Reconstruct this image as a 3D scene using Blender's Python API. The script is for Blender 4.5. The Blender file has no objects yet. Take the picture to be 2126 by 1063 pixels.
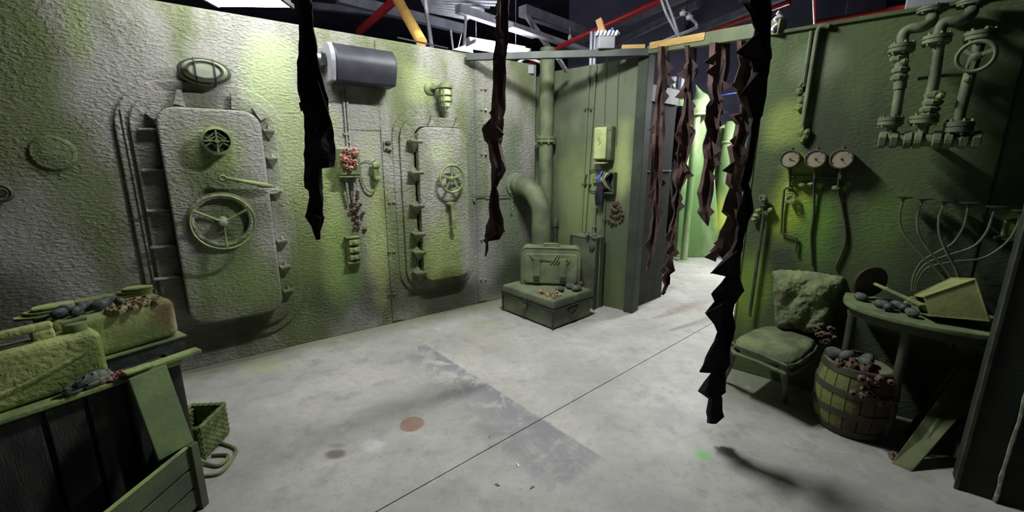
import bpy, bmesh, math, random
from mathutils import Vector, Matrix
random.seed(7)
SC = bpy.context.scene
C = SC.collection

# ------------------------------------------------------------------ camera
CAM_H, FOC, PITCH = 1.45, 880.0, math.atan(198 / 880.0)
cam = bpy.data.cameras.new('camera'); cam.sensor_width = 36.0; cam.lens = 36.0 * FOC / 2126.0
cam.clip_start = 0.02
camo = bpy.data.objects.new('camera', cam); C.objects.link(camo)
camo.location = (0, 0, CAM_H); camo.rotation_euler = (math.pi / 2 - PITCH, 0, 0)
SC.camera = camo
# ------------------------------------------------------------------ world, exposure
w = bpy.data.worlds.new('world'); SC.world = w; w.use_nodes = True
w.node_tree.nodes['Background'].inputs[0].default_value = (0.30, 0.32, 0.42, 1)
w.node_tree.nodes['Background'].inputs[1].default_value = 0.12
SC.view_settings.view_transform = 'Standard'; SC.view_settings.look = 'None'
SC.view_settings.gamma = 1.0; SC.view_settings.use_curve_mapping = False
SC.view_settings.exposure = 0.4
TUBE_POWER = 3.0          # overall strength of the fluorescent battens

# ------------------------------------------------------------------ geometry of the view
def ray(x, y):
    a, b, c = x - 1063.0, 531.5 - y, FOC
    s, k = math.sin(PITCH), math.cos(PITCH)
    return Vector((a, c * k + b * s, -c * s + b * k))
def at_z(x, y, z):
    r = ray(x, y); return Vector((0, 0, CAM_H)) + r * ((z - CAM_H) / r.z)
def at_y(x, y, Y):
    r = ray(x, y); return Vector((0, 0, CAM_H)) + r * (Y / r.y)
class Frame:
    """a wall: X along the wall, Y into the wall, Z up; objects stand out to -Y"""
    def __init__(s, o, deg):
        s.o = Vector((o[0], o[1], 0)); s.a = math.radians(deg)
        s.u = Vector((math.cos(s.a), math.sin(s.a), 0)); s.i = Vector((-math.sin(s.a), math.cos(s.a), 0))
    def W(s, u, y, z): return s.o + s.u * u + s.i * y + Vector((0, 0, z))
    def px(s, x, y, d=0.0):
        r = ray(x, y); c = Vector((0, 0, CAM_H)); p0 = s.o - s.i * d
        t = (p0 - c).dot(s.i) / r.dot(s.i); q = c + r * t - s.o
        return q.dot(s.u), q.z
FL = Frame((-2.345, 2.72), 36.37)      # left wall
FB = Frame((0.28, 4.70), -41.0)        # back panel
FR = Frame((1.56, 2.79), -40.5)        # right wall
FP = Frame((1.14, 3.97), 42.4)         # passage wall

# ------------------------------------------------------------------ mesh builder
class MB:
    def __init__(s): s.v = []; s.f = []
    def add(s, vs, fs):
        o = len(s.v); s.v += [tuple(v) for v in vs]; s.f += [tuple(i + o for i in f) for f in fs]; return s
    def box(s, x0, x1, y0, y1, z0, z1, M=None):
        vs = [Vector((x, y, z)) for z in (z0, z1) for y in (y0, y1) for x in (x0, x1)]
        if M is not None: vs = [M @ v for v in vs]
        return s.add(vs, [(0, 2, 3, 1), (4, 5, 7, 6), (0, 1, 5, 4), (2, 6, 7, 3), (0, 4, 6, 2), (1, 3, 7, 5)])
    def bar(s, p, q, w, h=None, up=(0, 0, 1)):
        p, q = Vector(p), Vector(q); h = h or w; d = (q - p).normalized(); up = Vector(up)
        if abs(d.dot(up)) > .98: up = Vector((1, 0, 0)) if abs(d.x) < .9 else Vector((0, 1, 0))
        a = d.cross(up).normalized(); b = a.cross(d)
        vs = [e + a * (w / 2 * i) + b * (h / 2 * j) for e in (p, q) for (i, j) in ((-1, -1), (1, -1), (1, 1), (-1, 1))]
        return s.add(vs, [(0, 3, 2, 1), (4, 5, 6, 7), (0, 1, 5, 4), (1, 2, 6, 5), (2, 3, 7, 6), (3, 0, 4, 7)])
    def tube(s, pts, r, n=8, cap=True):
        P = [Vector(p) for p in pts]; m = len(P); R = r if isinstance(r, (list, tuple)) else [r] * m
        T = [(P[min(i + 1, m - 1)] - P[max(i - 1, 0)]).normalized() for i in range(m)]
        a = T[0].orthogonal().normalized(); vs = []
        for i in range(m):
            a = (a - T[i] * a.dot(T[i])).normalized(); b = T[i].cross(a)
            vs += [P[i] + (a * math.cos(2 * math.pi * k / n) + b * math.sin(2 * math.pi * k / n)) * R[i] for k in range(n)]
        fs = [(i * n + k, i * n + (k + 1) % n, (i + 1) * n + (k + 1) % n, (i + 1) * n + k) for i in range(m - 1) for k in range(n)]
        if cap: fs += [tuple(range(n))[::-1], tuple(range((m - 1) * n, m * n))]
        return s.add(vs, fs)
    def lathe(s, prof, o=(0, 0, 0), axis=(0, 0, 1), n=16, sx=1.0):
        o = Vector(o); ax = Vector(axis).normalized(); a = ax.orthogonal().normalized()
        if abs(ax.z) > .9: a = Vector((1, 0, 0))
        elif abs(ax.y) > .9: a = Vector((1, 0, 0))
        b = ax.cross(a); vs = []
        for r, h in prof:
            vs += [o + ax * h + a * (r * sx * math.cos(2 * math.pi * k / n)) + b * (r * math.sin(2 * math.pi * k / n)) for k in range(n)]
        m = len(prof)
        fs = [(i * n + k, i * n + (k + 1) % n, (i + 1) * n + (k + 1) % n, (i + 1) * n + k) for i in range(m - 1) for k in range(n)]
        fs += [tuple(range(n))[::-1], tuple(range((m - 1) * n, m * n))]
        return s.add(vs, fs)
    def torus(s, c, axis, R, r, n=28, m=8, sx=1.0):
        c = Vector(c); ax = Vector(axis).normalized(); a = Vector((1, 0, 0)) if abs(ax.x) < .7 else Vector((0, 1, 0))
        a = (a - ax * a.dot(ax)).normalized(); b = ax.cross(a); vs = []
        for i in range(n):
            t = 2 * math.pi * i / n; d = a * (math.cos(t) * sx) + b * math.sin(t)
            vs += [c + d * R + (d * math.cos(2 * math.pi * k / m) + ax * math.sin(2 * math.pi * k / m)) * r for k in range(m)]
        return s.add(vs, [(i * m + k, i * m + (k + 1) % m, ((i + 1) % n) * m + (k + 1) % m, ((i + 1) % n) * m + k) for i in range(n) for k in range(m)])
    def ball(s, c, r, n=10, m=6, jit=0.0):
        c = Vector(c); r = r if isinstance(r, (tuple, list)) else (r, r, r); vs = [c + Vector((0, 0, -r[2]))]
        for j in range(1, m):
            p = -math.pi / 2 + math.pi * j / m
            for k in range(n):
                t = 2 * math.pi * k / n; g = 1 + random.uniform(-jit, jit)
                vs.append(c + Vector((r[0] * math.cos(p) * math.cos(t), r[1] * math.cos(p) * math.sin(t), r[2] * math.sin(p))) * g)
        vs.append(c + Vector((0, 0, r[2]))); e = len(vs) - 1
        fs = [(0, 1 + (k + 1) % n, 1 + k) for k in range(n)]
        for j in range(m - 2):
            fs += [(1 + j * n + k, 1 + j * n + (k + 1) % n, 1 + (j + 1) * n + (k + 1) % n, 1 + (j + 1) * n + k) for k in range(n)]
        fs += [(e, e - n + k, e - n + (k + 1) % n) for k in range(n)]
        return s.add(vs, fs)
    def prism(s, poly, y0, y1, M=None):
        n = len(poly); vs = [Vector((x, y, z)) for y in (y0, y1) for x, z in poly]
        if M is not None: vs = [M @ v for v in vs]
        return s.add(vs, [tuple(range(n)), tuple(range(2 * n - 1, n - 1, -1))] + [(i, i + n, (i + 1) % n + n, (i + 1) % n) for i in range(n)])
    def ring(s, po, pi_, y0, y1):
        n = len(po)
        vs = [(x, y, z) for y in (y0, y1) for P in (po, pi_) for x, z in P]
        fs = []
        for i in range(n):
            j = (i + 1) % n
            fs += [(i, j, n + j, n + i), (2 * n + i, 3 * n + i, 3 * n + j, 2 * n + j), (i, 2 * n + i, 2 * n + j, j), (n + i, n + j, 3 * n + j, 3 * n + i)]
        return s.add(vs, fs)
    def build(s, name, m, parent=None, smooth=False, bevel=0.0, segs=2, loc=None, disp=0.0):
        me = bpy.data.meshes.new(name); me.from_pydata(s.v, [], s.f)
        bm = bmesh.new(); bm.from_mesh(me); bmesh.ops.recalc_face_normals(bm, faces=bm.faces); bm.to_mesh(me); bm.free()
        me.materials.append(m)
        o = bpy.data.objects.new(name, me); C.objects.link(o)
        if parent is not None: o.parent = parent
        if loc is not None: o.location = loc
        if smooth:
            for p in me.polygons: p.use_smooth = True
            try: me.set_sharp_from_angle(angle=math.radians(45))
            except Exception: pass
        if bevel > 0:
            b = o.modifiers.new('bevel', 'BEVEL'); b.width = bevel; b.segments = segs; b.limit_method = 'ANGLE'; b.angle_limit = math.radians(35)
        return o
def rrect(x0, x1, z0, z1, r, n=6):
    out = []
    for cx, cz, a0 in ((x1 - r, z1 - r, 0), (x0 + r, z1 - r, 90), (x0 + r, z0 + r, 180), (x1 - r, z0 + r, 270)):
        for k in range(n + 1):
            t = math.radians(a0 + 90 * k / n); out.append((cx + r * math.cos(t), cz + r * math.sin(t)))
    return out
def tag(o, label, cat, group=None, kind=None):
    o['label'] = label; o['category'] = cat
    if group: o['group'] = group
    if kind: o['kind'] = kind
    return o
def thing(name, label, cat, loc=(0, 0, 0), rotz=0.0, group=None):
    o = bpy.data.objects.new(name, None); C.objects.link(o); o.empty_display_size = .1
    o.location = loc; o.rotation_euler = (0, 0, rotz); return tag(o, label, cat, group)
def on_wall(F, name, label, cat, u, z, group=None, y=0.0):
    return thing(name, label, cat, F.W(u, y, z), F.a, group)
def copy_tree(o, parent=None):
    c = o.copy(); C.objects.link(c); c.parent = parent
    for ch in list(o.children): copy_tree(ch, c)
    return c
def inst(src, parent, loc, rot=(0, 0, 0), sc=(1, 1, 1)):
    c = src.copy(); C.objects.link(c); c.parent = parent; c.location = loc; c.rotation_euler = rot; c.scale = sc; return c
def arc(c, r, a0, a1, n, ax1, ax2):
    c, ax1, ax2 = Vector(c), Vector(ax1), Vector(ax2)
    return [c + ax1 * (r * math.cos(math.radians(a0 + (a1 - a0) * k / n))) + ax2 * (r * math.sin(math.radians(a0 + (a1 - a0) * k / n))) for k in range(n + 1)]
def spline(pts, n=6):
    P = [Vector(p) for p in pts]; out = []
    for i in range(len(P) - 1):
        a, b, c, d = P[max(i - 1, 0)], P[i], P[i + 1], P[min(i + 2, len(P) - 1)]
        for k in range(n):
            t = k / n
            out.append(.5 * ((2 * b) + (c - a) * t + (2 * a - 5 * b + 4 * c - d) * t * t + (3 * b - a - 3 * c + d) * t ** 3))
    return out + [P[-1]]

# ------------------------------------------------------------------ materials
class NT:
    def __init__(s, name):
        s.m = bpy.data.materials.new(name); s.m.use_nodes = True; s.t = s.m.node_tree; s.b = s.t.nodes['Principled BSDF']
    def n(s, typ, **kw):
        o = s.t.nodes.new(typ)
        for k, v in kw.items(): setattr(o, k, v)
        return o
    def l(s, a, b): s.t.links.new(a, b)
    def math(s, op, a, b=None, clamp=False):
        o = s.n('ShaderNodeMath', operation=op, use_clamp=clamp)
        for i, q in enumerate((a, b)):
            if q is None: continue
            if isinstance(q, (int, float)): o.inputs[i].default_value = q
            else: s.l(q, o.inputs[i])
        return o.outputs[0]
    def vm(s, op, a, b):
        o = s.n('ShaderNodeVectorMath', operation=op)
        for i, q in enumerate((a, b)):
            if isinstance(q, (tuple, list)): o.inputs[i].default_value = q
            else: s.l(q, o.inputs[i])
        return o.outputs['Value'] if op in ('LENGTH', 'DOT_PRODUCT', 'DISTANCE') else o.outputs[0]
    def noise(s, vec, scale, detail=3, rough=.5, dist=0.0):
        o = s.n('ShaderNodeTexNoise'); o.inputs['Scale'].default_value = scale; o.inputs['Detail'].default_value = detail
        o.inputs['Roughness'].default_value = rough; o.inputs['Distortion'].default_value = dist; s.l(vec, o.inputs['Vector']); return o.outputs['Fac']
    def rng(s, v, a, b, c=0.0, d=1.0, smooth=True):
        o = s.n('ShaderNodeMapRange', interpolation_type='SMOOTHSTEP' if smooth else 'LINEAR'); s.l(v, o.inputs['Value'])
        for k, q in (('From Min', a), ('From Max', b), ('To Min', c), ('To Max', d)): o.inputs[k].default_value = q
        return o.outputs['Result']
    def mix(s, f, a, b):
        o = s.n('ShaderNodeMix', data_type='RGBA'); o.clamp_factor = True
        for q, i in ((f, 0), (a, 6), (b, 7)):
            if isinstance(q, (int, float)): o.inputs[i].default_value = q
            elif isinstance(q, (tuple, list)): o.inputs[i].default_value = (*q[:3], 1)
            else: s.l(q, o.inputs[i])
        return o.outputs[2]
    def bump(s, h, strength, dist):
        o = s.n('ShaderNodeBump'); o.inputs['Strength'].default_value = strength; o.inputs['Distance'].default_value = dist
        s.l(h, o.inputs['Height']); s.l(o.outputs[0], s.b.inputs['Normal']); return o
    def done(s, col, rough=.8, metal=0.0, spec=.3):
        if isinstance(col, (tuple, list)): s.b.inputs['Base Color'].default_value = (*col[:3], 1)
        else: s.l(col, s.b.inputs['Base Color'])
        if isinstance(rough, (int, float)): s.b.inputs['Roughness'].default_value = rough
        else: s.l(rough, s.b.inputs['Roughness'])
        s.b.inputs['Metallic'].default_value = metal; s.b.inputs['Specular IOR Level'].default_value = spec
        return s.m
GREY, OLIVE, LIME, MOSS, DARK, GREEN, YEL = (.30, .293, .255), (.135, .155, .072), (.29, .37, .11), (.10, .135, .04), (.035, .04, .022), (.12, .22, .055), (.42, .46, .12)
def wall_coords(T, F):
    g = T.n('ShaderNodeNewGeometry'); p = T.vm('SUBTRACT', g.outputs['Position'], tuple(F.o))
    r = T.n('ShaderNodeVectorRotate', rotation_type='Z_AXIS'); T.l(p, r.inputs['Vector']); r.inputs['Angle'].default_value = -F.a
    return r.outputs[0]
def spray(name, F, base, second, blobs, stucco=1.0, rough=.75, mid=(.40, .60), seed=0.0):
    """stippled render sprayed with clouds of paint, some blobs being painted-in shade; blobs are (u, z, ru, rz, colour, strength) in the wall's own metres"""
    T = NT(name); v = wall_coords(T, F)
    v1 = T.vm('MULTIPLY', T.vm('ADD', v, (seed, seed, seed)), (1.9, 1.9, .8))
    col = T.mix(T.rng(T.noise(v1, 1.0, 4, .55), *mid), base, second)
    warp = T.noise(v, 2.6, 3)
    for u, z, ru, rz, c, s in blobs:
        d = T.vm('MULTIPLY', T.vm('SUBTRACT', v, (u, 0, z)), (1 / ru, 0, 1 / rz))
        L = T.math('ADD', T.vm('LENGTH', d, (0, 0, 0)), T.math('MULTIPLY', T.math('SUBTRACT', warp, .5), 1.3))
        col = T.mix(T.math('MULTIPLY', T.rng(L, 1.0, .25), s), col, c)
    speck = T.noise(v, 70, 2)
    col = T.mix(T.rng(speck, .35, .7, .0, .14), col, (.05, .06, .03))
    if stucco > 0:
        a = T.noise(T.vm('MULTIPLY', v, (36, 36, 66)), 1.0, 3, .55, .25)
        patch = T.rng(T.noise(v, 2.2, 2), .35, .65, .45, 1.0)
        h = T.math('MULTIPLY', T.rng(a, .38, .72), patch)
        T.bump(h, .8 * min(stucco, 1), .009 * stucco)
    return T.done(col, rough, 0, .25)
def mat(name, c1, c2=None, rough=.6, metal=0.0, scale=8.0, bump=0.0, bscale=60.0, spec=.35, rng=(.35, .65), stretch=(1, 1, 1), obj=True):
    T = NT(name); tc = T.n('ShaderNodeTexCoord'); v = T.vm('MULTIPLY', tc.outputs['Object'] if obj else T.n('ShaderNodeNewGeometry').outputs['Position'], stretch)
    col = c1 if c2 is None else T.mix(T.rng(T.noise(v, scale, 4), *rng), c1, c2)
    if bump: T.bump(T.noise(v, bscale, 3), .6, bump)
    return T.done(col, rough, metal, spec)
def glow(name, col, s):
    m = bpy.data.materials.new(name); m.use_nodes = True; b = m.node_tree.nodes['Principled BSDF']
    b.inputs['Base Color'].default_value = (.9, .9, .9, 1); b.inputs['Emission Color'].default_value = (*col, 1); b.inputs['Emission Strength'].default_value = s; return m

def B(F, x, y, rx, ry, col, s):
    """cloud of paint, also of painted-in shade, at pixel (x, y), turned into the wall's own metres"""
    u, z = F.px(x, y); u2, _ = F.px(x + rx, y); _, z2 = F.px(x, y + ry)
    return (u, z, abs(u2 - u), abs(z2 - z), col, s)
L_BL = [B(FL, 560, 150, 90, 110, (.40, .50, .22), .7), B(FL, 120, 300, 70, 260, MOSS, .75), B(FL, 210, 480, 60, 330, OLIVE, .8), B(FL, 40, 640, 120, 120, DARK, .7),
        B(FL, 60, 120, 70, 140, MOSS, .5), B(FL, 160, 60, 50, 120, (.2, .27, .08), .6), B(FL, 610, 330, 60, 260, LIME, .55), B(FL, 640, 560, 60, 150, MOSS, .7), B(FL, 760, 620, 200, 80, DARK, .75),  # the last dark blob puts shade along the wall foot into the colour
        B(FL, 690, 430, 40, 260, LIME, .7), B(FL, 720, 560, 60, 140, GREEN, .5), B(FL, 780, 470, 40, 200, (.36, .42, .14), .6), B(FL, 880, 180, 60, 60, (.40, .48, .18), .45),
        B(FL, 905, 320, 40, 40, (.40, .48, .18), .4), B(FL, 910, 520, 60, 90, (.24, .31, .07), .65), B(FL, 480, 690, 200, 60, DARK, .8), B(FL, 940, 620, 80, 70, DARK, .85), B(FL, 985, 380, 22, 260, (.13, .14, .13), .6),  # dark blobs paint the shade below both hatches into the wall colour
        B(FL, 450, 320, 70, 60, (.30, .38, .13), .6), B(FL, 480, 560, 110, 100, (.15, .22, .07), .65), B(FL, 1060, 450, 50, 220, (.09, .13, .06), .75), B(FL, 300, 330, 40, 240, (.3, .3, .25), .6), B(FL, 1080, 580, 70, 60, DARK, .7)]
M = {}
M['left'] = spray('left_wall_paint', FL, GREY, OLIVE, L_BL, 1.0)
B_BL = [B(FB, 1200, 420, 70, 160, (.24, .31, .10), .5), B(FB, 1290, 350, 30, 120, (.38, .46, .16), .7), B(FB, 1255, 300, 26, 46, (.5, .56, .22), .8), B(FB, 1180, 220, 60, 40, DARK, .5),
        B(FB, 1150, 560, 60, 90, MOSS, .6), B(FB, 1270, 600, 40, 80, MOSS, .5), B(FB, 1120, 420, 30, 80, (.34, .45, .14), .6)]
M['back'] = spray('back_panel_paint', FB, (.135, .155, .098), (.075, .095, .052), B_BL, .25)
R_BL = [B(FR, 1640, 430, 70, 120, (.36, .50, .05), .8), B(FR, 1625, 260, 60, 70, (.30, .40, .10), .7), B(FR, 1690, 480, 90, 110, (.14, .30, .04), .7), B(FR, 1560, 600, 60, 120, (.22, .36, .05), .7),
        B(FR, 1700, 130, 90, 60, (.20, .24, .14), .6), B(FR, 1830, 470, 90, 90, (.10, .18, .04), .7), B(FR, 1700, 640, 80, 80, (.06, .08, .03), .6), B(FR, 2100, 470, 30, 40, (.2, .36, .06), .7), B(FR, 1960, 230, 90, 110, (.09, .13, .045), .6),
        B(FR, 1660, 350, 60, 40, (.26, .36, .08), .5)]
M['right'] = spray('right_wall_paint', FR, (.082, .115, .045), (.052, .066, .036), R_BL, .5)
M['far'] = spray('far_scenery_paint', Frame((2.0, 6.9), 0), (.30, .38, .20), (.10, .19, .06), [(1.3, .6, .35, .5, (.50, .58, .10), .8)], .4)
M['gauge_face'] = mat('gauge_face', (.31, .27, .18), (.24, .21, .14), .6, 0, 12)
M['crate'] = mat('crate_wood', (.028, .03, .028), (.055, .062, .048), .75, 0, 5, .004, 50, stretch=(4, 4, .7))
M['crate_rim'] = mat('crate_rim_wood', (.28, .36, .12), (.14, .18, .08), .8, 0, 7, .006, 60)
M['low_crate'] = mat('low_crate_wood', (.075, .09, .045), (.045, .052, .034), .75, 0, 6, .004, 50)
M['green_board'] = mat('sprayed_board', (.16, .225, .085), (.10, .145, .065), .75, 0, 5, .003, 60)
M['jerry'] = mat('sprayed_can', (.40, .45, .16), (.17, .22, .06), .75, 0, 5, .012, 55)
M['jerry_red'] = mat('rusty_can_side', (.26, .07, .05), (.40, .33, .22), .75, 0, 7, .012, 55)
M['wicker'] = mat('wicker', (.17, .22, .07), (.08, .10, .035), .8, 0, 20, .004, 90)
M['black'] = mat('black_plastic', (.022, .021, .028), (.035, .034, .042), .5, 0, 6, .001, 120)
M['silver'] = mat('pale_plastic', (.30, .30, .31), (.22, .22, .23), .55, 0, 4)
M['strip'] = mat('brown_burlap', (.060, .040, .038), (.115, .072, .062), .9, 0, 6, .003, 120, .15)
M['strip_dark'] = mat('black_burlap', (.014, .012, .013), (.026, .021, .021), .95, 0, 6, .003, 120, .1)
M['pink'] = mat('pink_barnacle', (.46, .22, .17), (.30, .14, .12), .75, 0, 30)
M['tan'] = mat('tan_barnacle', (.33, .26, .14), (.20, .16, .09), .75, 0, 30)
M['brown_b'] = mat('brown_barnacle', (.13, .085, .055), (.075, .05, .036), .75, 0, 30)
M['grey_b'] = mat('grey_barnacle', (.055, .06, .05), (.13, .135, .11), .8, 0, 30, .004, 60)
M['end_post'] = mat('dark_panel_edge', (.045, .058, .038), (.03, .038, .028), .7, 0, 5)
M['lump'] = mat('grey_crust', (.10, .11, .09), (.22, .23, .18), .85, 0, 22, .01, 50)
M['blue_b'] = mat('dark_mussel', (.04, .043, .042), (.11, .118, .11), .6, 0, 30)
M['iron'] = mat('sprayed_iron', (.22, .27, .10), (.10, .13, .05), .65, .0, 10, .002, 80)
M['iron_dark'] = mat('dark_iron', (.038, .042, .03), (.07, .082, .045), .6, .1, 10, .002, 80)
M['pipe_green'] = mat('sprayed_pipe', (.135, .16, .08), (.075, .092, .05), .65, 0, 6, .003, 70)
M['brass'] = mat('dull_candelabra', (.11, .135, .065), (.07, .085, .045), .6, 0, 10)
M['lamp_case'] = mat('sprayed_lamp', (.30, .32, .24), (.24, .27, .17), .6, 0, 12)
M['lens'] = mat('dusty_glass', (.35, .42, .20), (.45, .52, .28), .35, 0, 14)
M['box_face'] = mat('switch_box_face', (.42, .48, .20), (.30, .36, .14), .6, 0, 9)
M['trunk'] = mat('trunk_shell', (.15, .17, .095), (.085, .098, .062), .75, 0, 5, .003, 50)
M['trunk_trim'] = mat('trunk_trim', (.03, .034, .024), (.05, .055, .035), .65, 0, 8)
M['case'] = mat('suitcase_cloth', (.17, .205, .095), (.10, .115, .072), .85, 0, 6, .005, 40)
M['case_dark'] = mat('tall_case_board', (.075, .085, .055), (.12, .14, .08), .8, 0, 4, .003, 40)
M['chair'] = mat('crusty_upholstery', (.17, .21, .09), (.09, .10, .055), .9, 0, 6, .012, 60)
M['chair_wood'] = mat('chair_wood', (.12, .13, .08), (.07, .075, .05), .7, 0, 12, .003, 70)
def patched(name, c1, c2, blobs, scale=5, bump=.006, bs=55):
    """object-space paint with sprayed or rusted patches (centre, radii, colour, strength)"""
    T = NT(name); v = T.n('ShaderNodeTexCoord').outputs['Object']; n0 = T.noise(v, scale, 4); col = T.mix(T.rng(n0, .35, .65), c1, c2); w_ = T.noise(v, 14, 4, .6)
    for c, r, cc, k in blobs:
        d = T.vm('MULTIPLY', T.vm('SUBTRACT', v, c), (1 / r[0], 1 / r[1], 1 / r[2])); L = T.math('ADD', T.vm('LENGTH', d, (0, 0, 0)), T.math('MULTIPLY', T.math('SUBTRACT', w_, .5), 1.1))
        col = T.mix(T.math('MULTIPLY', T.rng(L, 1.0, .35), k), col, cc)
    T.bump(T.noise(v, bs, 3), .6, bump); return T.done(col, .78, 0, .3)
M['barrel'] = patched('barrel_stave', (.085, .05, .034), (.055, .042, .03), [((-.17, -.02, .2), (.16, .20, .30), (.165, .205, .055), .8)])
M['jerry2'] = patched('rear_can_paint', (.34, .38, .14), (.15, .19, .06), [((.36, 0, .12), (.085, .12, .09), (.20, .075, .055), .6), ((.40, .1, .06), (.06, .3, .1), (.36, .31, .21), .7)])
M['hoop'] = mat('barrel_hoop', (.045, .042, .035), (.07, .065, .045), .6, .2, 8)
M['barrel_green'] = mat('barrel_top_board', (.20, .22, .11), (.12, .13, .07), .8, 0, 6)
M['table'] = mat('table_top_paint', (.15, .19, .08), (.085, .11, .055), .75, 0, 9, .003, 60)
M['table_leg'] = mat('table_leg_wood', (.06, .068, .04), (.04, .045, .032), .75, 0, 9, .003, 60)
M['shade'] = mat('lampshade', (.26, .28, .10), (.18, .20, .07), .9, 0, 8, .003, 70)
M['lamp_base'] = mat('lamp_base_under', (.045, .032, .028), (.06, .045, .035), .8, 0, 8)
M['plank'] = mat('leaning_plank', (.14, .165, .07), (.08, .09, .045), .8, 0, 7, .004, 60)
M['plank_brown'] = mat('brown_plank', (.10, .07, .04), (.06, .05, .03), .8, 0, 7, .004, 60)
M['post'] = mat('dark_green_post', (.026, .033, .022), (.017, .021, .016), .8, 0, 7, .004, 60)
M['bead'] = mat('pale_sealant', (.30, .33, .25), (.16, .18, .12), .8, 0, 30, .006, 80)
M['beam'] = mat('grey_green_beam', (.075, .085, .07), (.05, .055, .05), .6, .1, 6)
M['header'] = mat('header_timber', (.15, .17, .085), (.10, .12, .07), .7, 0, 4)
M['raw'] = mat('raw_pine', (.52, .36, .13), (.42, .27, .09), .7, 0, 5, stretch=(1, 1, 6))
M['red'] = mat('red_sprinkler_pipe', (.50, .03, .035), (.42, .025, .03), .4)
M['yellow'] = mat('yellow_pole', (.75, .47, .13), (.62, .36, .09), .5, 0, 7)
M['steel'] = mat('roof_steel', (.24, .24, .29), (.17, .17, .21), .5, .3, 6)
M['steel_pale'] = mat('galvanised', (.50, .50, .56), (.38, .38, .44), .45, .3, 9)
M['roof'] = mat('roof_underside', (.075, .07, .11), (.05, .048, .08), .9, 0, 2)
M['white'] = mat('white_plastic', (.72, .72, .72), None, .5)
M['card'] = mat('cardboard', (.42, .24, .11), (.36, .20, .09), .8)
M['blue'] = mat('blue_tape', (.08, .12, .50), None, .5)
M['cable'] = mat('black_cable', (.018, .018, .02), None, .5)
M['cloth_black'] = mat('black_bag', (.012, .012, .018), (.03, .03, .045), .35, 0, 12, .01, 25)
M['grey_crate'] = mat('grey_plastic_crate', (.36, .36, .35), (.26, .26, .25), .6, 0, 14)
def lamp_mat(k): return glow('fluorescent_diffuser', (.95, .97, 1.0), 30.0 * TUBE_POWER * k)
M['housing'] = mat('batten_housing', (.65, .65, .66), None, .5)

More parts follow.
